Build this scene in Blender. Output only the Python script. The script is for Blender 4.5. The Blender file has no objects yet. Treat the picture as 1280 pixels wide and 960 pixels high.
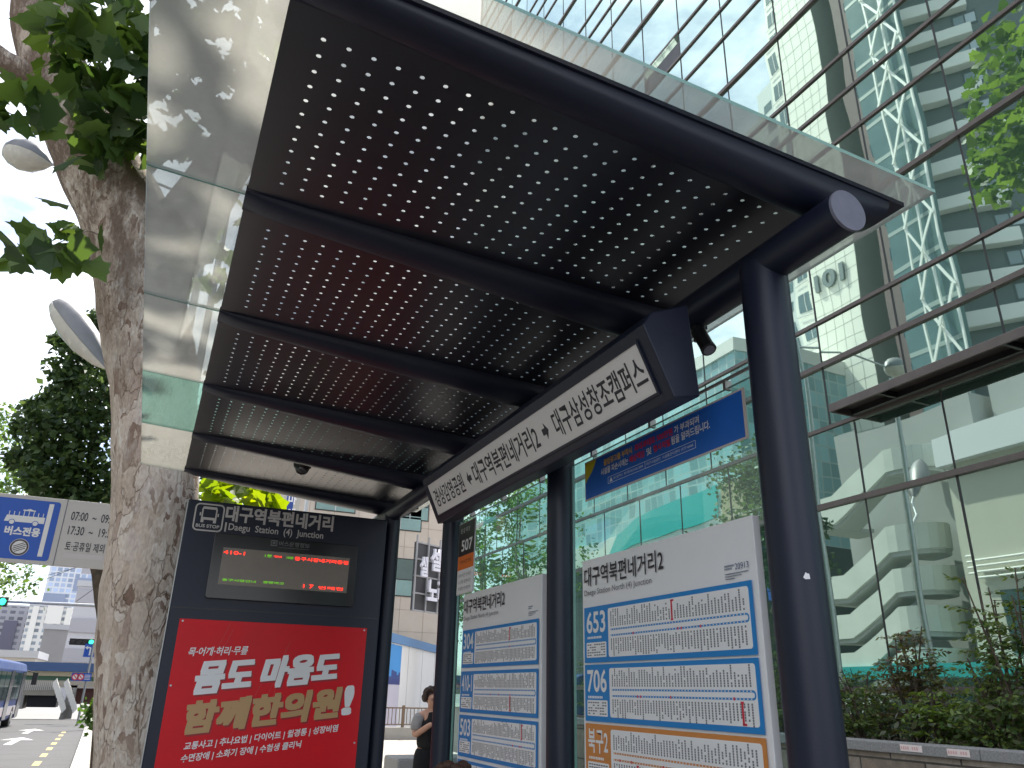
import bpy, bmesh, math, random
from mathutils import Vector, Matrix, noise
R = math.radians
random.seed(7)
SC = bpy.context.scene
COL = SC.collection

# ------------------------------------------------------------------ camera
F_PX = 970.566
AX, AY, AZ = 0.378991, -0.0231180, -0.414994
CAM = Vector((0, 0, 1.5))
ROT = Matrix.Rotation(AZ, 3, 'Z') @ Matrix.Rotation(AX, 3, 'X') @ Matrix.Rotation(AY, 3, 'Y')
cam = bpy.data.cameras.new('camera'); camo = bpy.data.objects.new('camera', cam); COL.objects.link(camo)
cam.sensor_width = 36; cam.lens = F_PX / 1280 * 36; cam.clip_start = 0.05; cam.clip_end = 3000
M = (ROT @ Matrix.Rotation(R(90), 3, 'X')).to_4x4(); M.translation = CAM
camo.matrix_world = M
SC.camera = camo

# ------------------------------------------------------------------ sky, sun, exposure
SUN_AZ, SUN_EL = R(25), R(60)          # azimuth from +Y towards +X
w = bpy.data.worlds.new('World'); SC.world = w; w.use_nodes = True
nt = w.node_tree; nt.nodes.clear()
N = nt.nodes.new; LK = nt.links.new
out = N('ShaderNodeOutputWorld'); bg = N('ShaderNodeBackground'); sky = N('ShaderNodeTexSky')
sky.sky_type = 'NISHITA'; sky.sun_disc = False; sky.sun_elevation = SUN_EL; sky.sun_rotation = SUN_AZ
sky.air_density = 1.0; sky.dust_density = 1.6; sky.ozone_density = 1.0
bg.inputs[1].default_value = 0.13
tc = N('ShaderNodeTexCoord'); mp = N('ShaderNodeMapping'); mp.inputs['Scale'].default_value = (1.6, 1.6, 3.2)
nz = N('ShaderNodeTexNoise'); nz.inputs['Scale'].default_value = 1.5; nz.inputs['Detail'].default_value = 8; nz.inputs['Roughness'].default_value = .58
rp = N('ShaderNodeValToRGB'); rp.color_ramp.elements[0].position = .44; rp.color_ramp.elements[1].position = .64
mx = N('ShaderNodeMix'); mx.data_type = 'RGBA'; mx.inputs[7].default_value = (9.5, 9.7, 10.0, 1)
LK(tc.outputs['Generated'], mp.inputs[0]); LK(mp.outputs[0], nz.inputs[0]); LK(nz.outputs[0], rp.inputs[0])
LK(rp.outputs[0], mx.inputs[0]); LK(sky.outputs[0], mx.inputs[6]); LK(mx.outputs[2], bg.inputs[0]); LK(bg.outputs[0], out.inputs[0])
sl = bpy.data.lights.new('sun', 'SUN'); slo = bpy.data.objects.new('sun', sl); COL.objects.link(slo)
sl.energy = 4.6; sl.angle = R(0.53); sl.color = (1, .95, .87)
SUN = Vector((math.cos(SUN_EL) * math.sin(SUN_AZ), math.cos(SUN_EL) * math.cos(SUN_AZ), math.sin(SUN_EL)))
slo.rotation_euler = SUN.to_track_quat('Z', 'Y').to_euler()
SC.view_settings.view_transform = 'Standard'; SC.view_settings.look = 'None'
SC.view_settings.gamma = 1; SC.view_settings.exposure = 1.05
SC.cycles.max_bounces = 8; SC.cycles.transparent_max_bounces = 24; SC.cycles.glossy_bounces = 5
SC.cycles.caustics_reflective = False; SC.cycles.caustics_refractive = False

# ------------------------------------------------------------------ helpers
def ray(u, v): return ROT @ Vector(((u - 640) / F_PX, 1, -(v - 480) / F_PX))
def on(u, v, P0, n):
    d = ray(u, v); P0 = Vector(P0); n = Vector(n)
    return CAM + d * (((P0 - CAM) @ n) / (d @ n))
def atx(u, v, x): return on(u, v, (x, 0, 0), (1, 0, 0))
def aty(u, v, y): return on(u, v, (0, y, 0), (0, 1, 0))
def atz(u, v, z): return on(u, v, (0, 0, z), (0, 0, 1))
def zg(y): return -.0095 * min(max(y - 5, 0), 60)      # the street falls gently away

MATS = {}
def mat(name, col, rough=.6, metal=0, spec=.5, var=0, vs=6, bump=0, bs=40, col2=None, stretch=None, coat=0):
    if name in MATS: return MATS[name]
    m = bpy.data.materials.new(name); m.use_nodes = True; t = m.node_tree; b = t.nodes['Principled BSDF']
    b.inputs['Base Color'].default_value = (*col, 1); b.inputs['Roughness'].default_value = rough
    b.inputs['Metallic'].default_value = metal; b.inputs['Specular IOR Level'].default_value = spec
    if coat: b.inputs['Coat Weight'].default_value = coat; b.inputs['Coat Roughness'].default_value = .08
    g = t.nodes.new('ShaderNodeTexCoord'); src = g.outputs['Object']
    if stretch:
        mpn = t.nodes.new('ShaderNodeMapping'); mpn.inputs['Scale'].default_value = stretch
        t.links.new(src, mpn.inputs[0]); src = mpn.outputs[0]
    if var or col2:
        n = t.nodes.new('ShaderNodeTexNoise'); n.inputs['Scale'].default_value = vs; n.inputs['Detail'].default_value = 7; n.inputs['Roughness'].default_value = .65
        t.links.new(src, n.inputs[0])
        r = t.nodes.new('ShaderNodeValToRGB'); r.color_ramp.elements[0].position = .3; r.color_ramp.elements[1].position = .72
        c2 = col2 or tuple(min(1, c * (1 + var)) for c in col); c1 = col if col2 else tuple(c * (1 - var) for c in col)
        r.color_ramp.elements[0].color = (*c1, 1); r.color_ramp.elements[1].color = (*c2, 1)
        t.links.new(n.outputs[0], r.inputs[0]); t.links.new(r.outputs[0], b.inputs['Base Color'])
        mr = t.nodes.new('ShaderNodeMapRange'); mr.inputs[3].default_value = max(0, rough - .08); mr.inputs[4].default_value = min(1, rough + .1)
        t.links.new(n.outputs[0], mr.inputs[0]); t.links.new(mr.outputs[0], b.inputs['Roughness'])
    if bump:
        n = t.nodes.new('ShaderNodeTexNoise'); n.inputs['Scale'].default_value = bs; n.inputs['Detail'].default_value = 5
        t.links.new(src, n.inputs[0]); bp = t.nodes.new('ShaderNodeBump'); bp.inputs['Strength'].default_value = bump; bp.inputs['Distance'].default_value = .02
        t.links.new(n.outputs[0], bp.inputs['Height']); t.links.new(bp.outputs[0], b.inputs['Normal'])
    MATS[name] = m; return m
def emit(name, col, s):
    if name in MATS: return MATS[name]
    m = bpy.data.materials.new(name); m.use_nodes = True; b = m.node_tree.nodes['Principled BSDF']
    b.inputs['Base Color'].default_value = (*[c * .3 for c in col], 1); b.inputs['Emission Color'].default_value = (*col, 1); b.inputs['Emission Strength'].default_value = s
    MATS[name] = m; return m

class MB:
    def __init__(s): s.v = []; s.f = []; s.mi = []
    def add(s, vs, fs, mi=0):
        o = len(s.v); s.v += [tuple(p) for p in vs]; s.f += [tuple(i + o for i in f) for f in fs]; s.mi += [mi] * len(fs); return s
    def quad(s, a, b, c, d, mi=0): return s.add([a, b, c, d], [(0, 1, 2, 3)], mi)
    def box(s, lo, hi, mi=0):
        x0, y0, z0 = lo; x1, y1, z1 = hi
        return s.add([(x0,y0,z0),(x1,y0,z0),(x1,y1,z0),(x0,y1,z0),(x0,y0,z1),(x1,y0,z1),(x1,y1,z1),(x0,y1,z1)],
                     [(0,3,2,1),(4,5,6,7),(0,1,5,4),(1,2,6,5),(2,3,7,6),(3,0,4,7)], mi)
    def obox(s, c, ax, ay, az, mi=0):          # centre and three half-axis vectors
        c = Vector(c); ax = Vector(ax); ay = Vector(ay); az = Vector(az)
        vs = [c + sx * ax + sy * ay + sz * az for sz in (-1, 1) for sx, sy in ((-1,-1),(1,-1),(1,1),(-1,1))]
        return s.add(vs, [(0,3,2,1),(4,5,6,7),(0,1,5,4),(1,2,6,5),(2,3,7,6),(3,0,4,7)], mi)
    def prism(s, poly, d, mi=0):               # planar polygon extruded by vector d
        n = len(poly); d = Vector(d); vs = [Vector(p) for p in poly]; vs += [p + d for p in vs]
        return s.add(vs, [tuple(range(n))[::-1], tuple(range(n, 2 * n))] + [(i, (i + 1) % n, n + (i + 1) % n, n + i) for i in range(n)], mi)
    def tube(s, pts, rad, seg=16, caps=True, mi=0, flat=1):
        pts = [Vector(p) for p in pts]; rad = rad if isinstance(rad, (list, tuple)) else [rad] * len(pts)
        rings = []; up = None
        for i, p in enumerate(pts):
            t = (pts[min(i + 1, len(pts) - 1)] - pts[max(i - 1, 0)]).normalized()
            if up is None: up = Vector((0, 0, 1)) if abs(t.z) < .9 else Vector((0, 1, 0))
            a = t.cross(up).normalized(); b = a.cross(t).normalized(); up = b
            rings.append([p + (a * math.cos(k * 2 * math.pi / seg) + b * flat * math.sin(k * 2 * math.pi / seg)) * rad[i] for k in range(seg)])
        vs = [q for r_ in rings for q in r_]; fs = []
        for i in range(len(rings) - 1):
            for k in range(seg):
                k2 = (k + 1) % seg; fs.append((i * seg + k, i * seg + k2, (i + 1) * seg + k2, (i + 1) * seg + k))
        if caps: fs.append(tuple(range(seg))[::-1]); fs.append(tuple(range((len(rings) - 1) * seg, len(rings) * seg)))
        return s.add(vs, fs, mi)
    def lathe(s, prof, c, seg=20, mi=0):       # (r, z) profile about vertical axis at c
        c = Vector(c); vs = [c + Vector((r_ * math.cos(k * 2 * math.pi / seg), r_ * math.sin(k * 2 * math.pi / seg), z)) for r_, z in prof for k in range(seg)]
        fs = [(i * seg + k, i * seg + (k + 1) % seg, (i + 1) * seg + (k + 1) % seg, (i + 1) * seg + k) for i in range(len(prof) - 1) for k in range(seg)]
        return s.add(vs, fs, mi)
    def build(s, name, m, parent=None, smooth=False, bevel=0, label=None):
        me = bpy.data.meshes.new(name); me.from_pydata(s.v, [], s.f)
        for mm in (m if isinstance(m, (list, tuple)) else [m]): me.materials.append(mm)
        for p, i in zip(me.polygons, s.mi): p.material_index = i
        me.update()
        bm = bmesh.new(); bm.from_mesh(me); bmesh.ops.recalc_face_normals(bm, faces=bm.faces[:]); bm.to_mesh(me); bm.free()
        if smooth: me.shade_smooth(); me.set_sharp_from_angle(angle=R(smooth if smooth is not True else 45))
        o = bpy.data.objects.new(name, me); COL.objects.link(o)
        if parent: attach(o, parent)
        if bevel:
            b = o.modifiers.new('bevel', 'BEVEL'); b.width = bevel; b.segments = 2; b.limit_method = 'ANGLE'; b.angle_limit = R(40)
        if label: o['label'] = label
        return o
def wm(o):
    m = o.matrix_basis.copy()
    while o.parent: o = o.parent; m = o.matrix_basis @ m
    return m
def attach(o, p):
    o.parent = p; o.matrix_parent_inverse = Matrix(); o.matrix_basis = wm(p).inverted() @ o.matrix_basis
def tag(o, label, cat, group=None, kind=None):
    o['label'] = label; o['category'] = cat
    if group: o['group'] = group
    if kind: o['kind'] = kind
    return o
def thing(name, loc, label, cat, group=None):
    o = bpy.data.objects.new(name, None); COL.objects.link(o); o.location = loc; o.empty_display_size = .2
    return tag(o, label, cat, group)
def struct(o): o['kind'] = 'structure'; return o
def copy_tree(o, parent=None):
    c = o.copy(); COL.objects.link(c)
    if parent: c.parent = parent
    for ch in list(o.children): copy_tree(ch, c)
    return c

TXT = {}
def text_mesh(s, bold, depth=.0):
    cu = bpy.data.curves.new('txt', 'FONT'); cu.body = s; cu.offset = bold; cu.extrude = depth; cu.resolution_u = 3; cu.fill_mode = 'BOTH' if depth else 'FRONT'
    ob = bpy.data.objects.new('txt', cu); me = bpy.data.meshes.new_from_object(ob)
    bpy.data.objects.remove(ob); return me
def text(name, s, bl, wid, hei, xd, up, m, parent, bold=0, shear=0, lift=.0015, depth=0, label=None, fat=0):
    """lettering whose inked box starts at bl and measures wid x hei along xd / up"""
    me = text_mesh(s, bold, depth); xd = Vector(xd).normalized(); up = Vector(up); up = (up - xd * up.dot(xd)).normalized(); n = xd.cross(up)
    xs = [v.co.x for v in me.vertices]; ys = [v.co.y for v in me.vertices]
    x0, x1, y0, y1 = min(xs), max(xs), min(ys), max(ys); bl = Vector(bl)
    for v in me.vertices:
        fx = (v.co.x - x0) / max(x1 - x0, 1e-6); fy = (v.co.y - y0) / max(y1 - y0, 1e-6)
        v.co = bl + xd * (fx * wid + shear * fy * hei) + up * fy * hei + n * (lift + v.co.z * (1 if depth else 0))
    if fat:
        V0 = [v.co.copy() for v in me.vertices]; P0 = [tuple(p.vertices) for p in me.polygons]; vs, fs = [], []
        for k, (ex, ey) in enumerate(((0, 0), (1, 0), (-1, 0), (0, 1), (0, -1), (1, 1), (-1, 1), (1, -1), (-1, -1))):
            o_ = len(vs); vs += [p + (xd * ex + up * ey) * fat + n * (.00004 * k) for p in V0]; fs += [tuple(i + o_ for i in q) for q in P0]
        me = bpy.data.meshes.new(name); me.from_pydata(vs, [], fs)
    me.name = name; me.materials.clear(); me.materials.append(m)
    o = bpy.data.objects.new(name, me); COL.objects.link(o)
    if parent: attach(o, parent)
    if label: o['label'] = label
    return o

class Face:
    """a flat panel: origin, right and up directions; lays thin shapes and lettering on it"""
    def __init__(s, o, xd, up): s.o = Vector(o); s.x = Vector(xd).normalized(); s.u = Vector(up).normalized(); s.n = s.x.cross(s.u)
    def P(s, a, b, l=0): return s.o + s.x * a + s.u * b + s.n * l
    def uv(s, px, py): q = on(px, py, s.o, s.n) - s.o; return q @ s.x, q @ s.u
    def rect(s, mb, a0, b0, a1, b1, l0=0, l1=.001, mi=0, r=0):
        if not r and l1 - l0 < .0012 and not mi and l0 > .005: return mb.quad(s.P(a0, b0, l1), s.P(a1, b0, l1), s.P(a1, b1, l1), s.P(a0, b1, l1), mi)
        if r:
            pts = []
            for cx, cy, st in ((a1 - r, b1 - r, 0), (a0 + r, b1 - r, 90), (a0 + r, b0 + r, 180), (a1 - r, b0 + r, 270)):
                pts += [(cx + r * math.cos(R(st + k * 22.5)), cy + r * math.sin(R(st + k * 22.5))) for k in range(5)]
        else: pts = [(a0, b0), (a1, b0), (a1, b1), (a0, b1)]
        mb.prism([s.P(a, b, l0) for a, b in pts], s.n * (l1 - l0), mi); return mb
    def poly(s, mb, pts, l0=0, l1=.001, mi=0): mb.prism([s.P(a, b, l0) for a, b in pts], s.n * (l1 - l0), mi); return mb
    def ring(s, mb, cx, cy, r0, r1, l0=0, l1=.001, mi=0, sx=1):
        k = 28
        for i in range(k):
            a, b = 2 * math.pi * i / k, 2 * math.pi * (i + 1) / k
            s.poly(mb, [(cx + sx * r0 * math.cos(a), cy + r0 * math.sin(a)), (cx + sx * r1 * math.cos(a), cy + r1 * math.sin(a)), (cx + sx * r1 * math.cos(b), cy + r1 * math.sin(b)), (cx + sx * r0 * math.cos(b), cy + r0 * math.sin(b))], l0, l1, mi)
    def text(s, name, st, a0, b0, a1, b1, m, parent, **k): return text(name, st, s.P(a0, b0), a1 - a0, b1 - b0, s.x, s.u, m, parent, **k)

# ------------------------------------------------------------------ materials
navy = mat('navy_paint', (.0105, .0135, .030), .40, 0, .4, .18, 3, .03, 120)
navy2 = mat('navy_panel', (.017, .018, .026), .30, 0, .6, .15, 2.5)
black = mat('black_plastic', (.012, .012, .014), .35, 0, .5, .15, 8)
steel = mat('galvanised_steel', (.42, .43, .44), .38, .8, .5, .15, 9)
capm = mat('grey_cap', (.17, .17, .22), .5, 0, .4, .12, 30)
white = mat('white_print', (.82, .81, .83), .5, 0, .4, .03, 3)
offw = mat('sign_white', (.80, .76, .74), .45, 0, .4, .04, 3)
ink = mat('dark_ink', (.028, .026, .034), .55)
greyink = mat('grey_ink', (.15, .15, .17), .6)
red = mat('red_print', (.66, .005, .014), .38, 0, .28, .08, 2.2, 0)
gold = mat('gold_print', (.50, .31, .14), .5)
wlet = mat('white_letter', (.80, .79, .80), .5)
blue = mat('route_blue', (.012, .22, .58), .45, 0, .4, .04, 4)
orange = mat('route_orange', (.62, .24, .06), .45, 0, .4, .04, 4)
ban_blue = mat('banner_blue', (.015, .115, .46), .5, 0, .4, .12, 2)
yellow = mat('banner_yellow', (.55, .47, .02), .5)
redink = mat('red_ink', (.62, .02, .05), .5)
yelink = mat('yellow_ink', (.70, .42, .08), .5)
signblue = mat('traffic_blue', (.005, .075, .42), .4, 0, .5, .06, 3)
concrete = mat('concrete', (.36, .35, .33), .85, 0, .3, .14, 1.2, .25, 60)
granite = mat('grey_granite', (.25, .25, .25), .7, 0, .4, .35, 70, .1, 90)
beigest = mat('beige_stone', (.58, .50, .42), .7, 0, .3, .08, .8)
glassd = mat('dark_window', (.03, .07, .075), .06, 0, .8, .15, .5)

def glass_mat(name, tint, dust, dustcol, fres=1.45, trans=.5, dscale=2.0):
    m = bpy.data.materials.new(name); m.use_nodes = True; t = m.node_tree; t.nodes.clear(); n = t.nodes.new; l = t.links.new
    o = n('ShaderNodeOutputMaterial'); tr = n('ShaderNodeBsdfTransparent'); tr.inputs[0].default_value = (*tint, 1)
    gl = n('ShaderNodeBsdfGlossy'); gl.inputs['Roughness'].default_value = .015; gl.inputs[0].default_value = (.95, 1, .98, 1)
    ge = n('ShaderNodeNewGeometry'); dt = n('ShaderNodeVectorMath'); dt.operation = 'DOT_PRODUCT'; l(ge.outputs['Normal'], dt.inputs[0]); l(ge.outputs['Incoming'], dt.inputs[1])
    ab = n('ShaderNodeMath'); ab.operation = 'ABSOLUTE'; l(dt.outputs['Value'], ab.inputs[0]); sb_ = n('ShaderNodeMath'); sb_.operation = 'SUBTRACT'; sb_.inputs[0].default_value = 1; l(ab.outputs[0], sb_.inputs[1])
    pw = n('ShaderNodeMath'); pw.operation = 'POWER'; pw.inputs[1].default_value = 5; l(sb_.outputs[0], pw.inputs[0])
    fr = n('ShaderNodeMapRange'); fr.inputs[3].default_value = .04; fr.inputs[4].default_value = .95; l(pw.outputs[0], fr.inputs[0])
    m1 = n('ShaderNodeMixShader'); l(tr.outputs[0], m1.inputs[1])
    df = n('ShaderNodeBsdfDiffuse'); df.inputs[0].default_value = (*dustcol, 1); tl = n('ShaderNodeBsdfTranslucent'); tl.inputs[0].default_value = (*dustcol, 1)
    m2 = n('ShaderNodeMixShader'); m2.inputs[0].default_value = trans; l(df.outputs[0], m2.inputs[1]); l(tl.outputs[0], m2.inputs[2])
    tc_ = n('ShaderNodeTexCoord'); ns = n('ShaderNodeTexNoise'); ns.inputs['Scale'].default_value = dscale; ns.inputs['Detail'].default_value = 8; ns.inputs['Roughness'].default_value = .7
    l(tc_.outputs['Object'], ns.inputs[0]); mr = n('ShaderNodeMapRange'); mr.inputs[1].default_value = .3; mr.inputs[2].default_value = .7
    mr.inputs[3].default_value = dust * .75; mr.inputs[4].default_value = min(1, dust * 1.25); l(ns.outputs[0], mr.inputs[0])
    l(mr.outputs[0], m1.inputs[0]); l(m2.outputs[0], m1.inputs[2])
    m3 = n('ShaderNodeMixShader'); l(fr.outputs[0], m3.inputs[0]); l(m1.outputs[0], m3.inputs[1]); l(gl.outputs[0], m3.inputs[2]); l(m3.outputs[0], o.inputs[0])
    MATS[name] = m; return m
roofglass = glass_mat('dusty_roof_glass', (.82, .86, .84), .50, (.56, .53, .485), trans=.6)
roofgreen = glass_mat('green_roof_glass', (.60, .78, .72), .46, (.30, .42, .375), trans=.6)
wallglass = glass_mat('clear_wall_glass', (.86, .965, .955), .025, (.5, .5, .48), trans=.5)
edgeglass = mat('green_glass_edge', (.20, .36, .31), .2, 0, .6, .15, 6)

def facade_mat(name, dark, tint, fac, wav=.035):
    m = bpy.data.materials.new(name); m.use_nodes = True; t = m.node_tree; t.nodes.clear(); n = t.nodes.new; l = t.links.new
    o = n('ShaderNodeOutputMaterial'); d = n('ShaderNodeBsdfDiffuse'); d.inputs[0].default_value = (*dark, 1)
    g = n('ShaderNodeBsdfGlossy'); g.inputs[0].default_value = (*tint, 1); g.inputs['Roughness'].default_value = .012
    lw = n('ShaderNodeFresnel'); lw.inputs[0].default_value = 1.6
    mr = n('ShaderNodeMapRange'); mr.inputs[1].default_value = 0; mr.inputs[2].default_value = 1; mr.inputs[3].default_value = fac; mr.inputs[4].default_value = 1
    l(lw.outputs[0], mr.inputs[0]); mx_ = n('ShaderNodeMixShader'); l(mr.outputs[0], mx_.inputs[0]); l(d.outputs[0], mx_.inputs[1]); l(g.outputs[0], mx_.inputs[2]); l(mx_.outputs[0], o.inputs[0])
    c = n('ShaderNodeTexCoord'); ns = n('ShaderNodeTexNoise'); ns.inputs['Scale'].default_value = .55; ns.inputs['Detail'].default_value = .5
    l(c.outputs['Object'], ns.inputs[0]); b = n('ShaderNodeBump'); b.inputs['Strength'].default_value = wav; b.inputs['Distance'].default_value = .22
    l(ns.outputs[0], b.inputs['Height']); l(b.outputs[0], g.inputs['Normal'])
    MATS[name] = m; return m
curtain = facade_mat('reflective_green_glass', (.066, .118, .096), (.76, .95, .87), .57)

def leaf_mat(name, c1, c2, trans=.45):
    m = bpy.data.materials.new(name); m.use_nodes = True; t = m.node_tree; b = t.nodes['Principled BSDF']; o = t.nodes['Material Output']; n = t.nodes.new; l = t.links.new
    g = n('ShaderNodeNewGeometry'); r = n('ShaderNodeValToRGB'); r.color_ramp.elements[0].color = (*c1, 1); r.color_ramp.elements[1].color = (*c2, 1)
    l(g.outputs['Random Per Island'], r.inputs[0]); l(r.outputs[0], b.inputs['Base Color']); b.inputs['Roughness'].default_value = .5
    tl = n('ShaderNodeBsdfTranslucent'); hs = n('ShaderNodeHueSaturation'); hs.inputs['Value'].default_value = 2.4; hs.inputs['Hue'].default_value = .475; hs.inputs['Saturation'].default_value = 1.1
    l(r.outputs[0], hs.inputs['Color']); l(hs.outputs[0], tl.inputs[0]); mx_ = n('ShaderNodeMixShader'); mx_.inputs[0].default_value = trans
    l(b.outputs[0], mx_.inputs[1]); l(tl.outputs[0], mx_.inputs[2]); l(mx_.outputs[0], o.inputs[0]); MATS[name] = m; return m
leafm = leaf_mat('plane_leaf', (.026, .062, .014), (.085, .15, .030), .40)
leafdark = leaf_mat('evergreen_leaf', (.018, .046, .016), (.075, .125, .036), .3)
leafbright = leaf_mat('backlit_leaf', (.085, .15, .015), (.16, .22, .02), .62)  # plane leaf again, sun from behind put into a brighter, yellower colour
shrubm = leaf_mat('shrub_leaf', (.028, .07, .02), (.14, .20, .05), .38)
shrubred = leaf_mat('reddish_shrub_leaf', (.09, .05, .025), (.10, .14, .03), .3)

def bark_mat():
    m = bpy.data.materials.new('plane_bark'); m.use_nodes = True; t = m.node_tree; b = t.nodes['Principled BSDF']; n = t.nodes.new; l = t.links.new
    c = n('ShaderNodeTexCoord'); mp_ = n('ShaderNodeMapping'); mp_.inputs['Scale'].default_value = (1, 1, .42); l(c.outputs['Object'], mp_.inputs[0])
    nz_ = n('ShaderNodeTexNoise'); nz_.inputs['Scale'].default_value = 7.0; nz_.inputs['Detail'].default_value = 5; l(mp_.outputs[0], nz_.inputs[0])
    ad = n('ShaderNodeMix'); ad.data_type = 'RGBA'; ad.blend_type = 'LINEAR_LIGHT'; ad.inputs[0].default_value = .12; l(mp_.outputs[0], ad.inputs[6]); l(nz_.outputs['Color'], ad.inputs[7])
    def cells(scale, el):
        v = n('ShaderNodeTexVoronoi'); v.inputs['Scale'].default_value = scale; l(ad.outputs[2], v.inputs['Vector'])
        r = n('ShaderNodeValToRGB'); r.color_ramp.interpolation = 'CONSTANT'
        while len(r.color_ramp.elements) < len(el): r.color_ramp.elements.new(.5)
        for e, (p, col) in zip(r.color_ramp.elements, el): e.position = p; e.color = (*col, 1)
        s_ = n('ShaderNodeSeparateColor'); l(v.outputs['Color'], s_.inputs[0]); l(s_.outputs[0], r.inputs[0]); return r, v
    r1, v1 = cells(13, [(0, (.57, .47, .39)), (.26, (.49, .39, .31)), (.48, (.64, .55, .47)), (.70, (.41, .31, .25)), (.82, (.55, .46, .40)), (.93, (.24, .16, .12))])
    r2, v2 = cells(36, [(0, (.57, .48, .40)), (.42, (.48, .39, .32)), (.68, (.66, .59, .52)), (.90, (.26, .18, .14))])
    nb = n('ShaderNodeTexNoise'); nb.inputs['Scale'].default_value = 2.2; nb.inputs['Detail'].default_value = 5; l(mp_.outputs[0], nb.inputs[0])
    rb = n('ShaderNodeValToRGB'); rb.color_ramp.elements[0].position = .42; rb.color_ramp.elements[1].position = .58; l(nb.outputs[0], rb.inputs[0])
    mx_ = n('ShaderNodeMix'); mx_.data_type = 'RGBA'; l(rb.outputs[0], mx_.inputs[0]); l(r1.outputs[0], mx_.inputs[6]); l(r2.outputs[0], mx_.inputs[7])
    # rougher, darker old bark in bands up the trunk
    ve = n('ShaderNodeTexVoronoi'); ve.feature = 'DISTANCE_TO_EDGE'; ve.inputs['Scale'].default_value = 13; l(ad.outputs[2], ve.inputs['Vector'])
    re_ = n('ShaderNodeValToRGB'); re_.color_ramp.elements[0].position = .0; re_.color_ramp.elements[0].color = (.45, .38, .33, 1); re_.color_ramp.elements[1].position = .055; l(ve.outputs[0], re_.inputs[0])
    me_ = n('ShaderNodeMix'); me_.data_type = 'RGBA'; me_.blend_type = 'MULTIPLY'; l(mx_.outputs[2], me_.inputs[6]); l(re_.outputs[0], me_.inputs[7])
    ne = n('ShaderNodeTexNoise'); ne.inputs['Scale'].default_value = 4; ne.inputs['Detail'].default_value = 3; l(mp_.outputs[0], ne.inputs[0]); rn = n('ShaderNodeValToRGB'); rn.color_ramp.elements[0].position = .45; rn.color_ramp.elements[1].position = .6; l(ne.outputs[0], rn.inputs[0]); l(rn.outputs[0], me_.inputs[0]); mx_ = me_
    sx = n('ShaderNodeSeparateXYZ'); l(c.outputs['Object'], sx.inputs[0])
    zr = n('ShaderNodeMapRange'); zr.inputs[1].default_value = 3.0; zr.inputs[2].default_value = 4.6; l(sx.outputs[2], zr.inputs[0])
    nd = n('ShaderNodeTexNoise'); nd.inputs['Scale'].default_value = 6; nd.inputs['Detail'].default_value = 6; nd.inputs['Roughness'].default_value = .7; l(mp_.outputs[0], nd.inputs[0])
    ml = n('ShaderNodeMath'); ml.operation = 'MULTIPLY'; l(zr.outputs[0], ml.inputs[0])
    rd = n('ShaderNodeValToRGB'); rd.color_ramp.elements[0].position = .42; rd.color_ramp.elements[1].position = .56; l(nd.outputs[0], rd.inputs[0]); l(rd.outputs[0], ml.inputs[1])
    md = n('ShaderNodeMix'); md.data_type = 'RGBA'; md.inputs[7].default_value = (.20, .145, .112, 1); l(ml.outputs[0], md.inputs[0]); l(mx_.outputs[2], md.inputs[6])
    fn = n('ShaderNodeTexNoise'); fn.inputs['Scale'].default_value = 70; fn.inputs['Detail'].default_value = 4; l(mp_.outputs[0], fn.inputs[0])
    mf = n('ShaderNodeMix'); mf.data_type = 'RGBA'; mf.blend_type = 'OVERLAY'; mf.inputs[0].default_value = .6; l(md.outputs[2], mf.inputs[6]); l(fn.outputs['Color'], mf.inputs[7])
    bw = n('ShaderNodeRGBToBW'); l(fn.outputs['Color'], bw.inputs[0]); l(bw.outputs[0], mf.inputs[7])
    l(mf.outputs[2], b.inputs['Base Color']); b.inputs['Roughness'].default_value = .85; b.inputs['Specular IOR Level'].default_value = .2
    hb = n('ShaderNodeRGBToBW'); l(md.outputs[2], hb.inputs[0]); bp = n('ShaderNodeBump'); bp.inputs['Strength'].default_value = .7; bp.inputs['Distance'].default_value = .03
    l(hb.outputs[0], bp.inputs['Height']); l(bp.outputs[0], b.inputs['Normal']); MATS['bark'] = m; return m
bark = bark_mat()
darkbark = mat('dark_bark', (.11, .085, .065), .9, 0, .2, .4, 8, .6, 30)

# ------------------------------------------------------------------ ground, road, pavement
asphalt = mat('asphalt', (.10, .10, .102), .85, 0, .3, .16, 1.6, .25, 160)
def paving():
    m = bpy.data.materials.new('paving_blocks'); m.use_nodes = True; t = m.node_tree; b = t.nodes['Principled BSDF']; n = t.nodes.new; l = t.links.new
    c = n('ShaderNodeTexCoord'); br = n('ShaderNodeTexBrick'); br.inputs['Scale'].default_value = 1; br.inputs['Brick Width'].default_value = .2; br.inputs['Row Height'].default_value = .1; br.inputs['Mortar Size'].default_value = .003
    br.inputs['Color1'].default_value = (.30, .27, .24, 1); br.inputs['Color2'].default_value = (.38, .35, .31, 1); br.inputs['Mortar'].default_value = (.14, .13, .12, 1)
    l(c.outputs['Object'], br.inputs[0]); ns = n('ShaderNodeTexNoise'); ns.inputs['Scale'].default_value = 2; ns.inputs['Detail'].default_value = 8; l(c.outputs['Object'], ns.inputs[0])
    mm = n('ShaderNodeMix'); mm.data_type = 'RGBA'; mm.blend_type = 'OVERLAY'; mm.inputs[0].default_value = .5; l(br.outputs[0], mm.inputs[6]); l(ns.outputs[0], mm.inputs[7])
    l(mm.outputs[2], b.inputs['Base Color']); b.inputs['Roughness'].default_value = .8; return m
pave = paving()
earth = mat('city_ground', (.25, .245, .24), .9, 0, .2, .15, .2)
ys = [-60, -20, 5, 12, 20, 30, 40, 50, 65, 120, 400, 1500]
def kx(y): return -.05 - .037 * y
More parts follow.
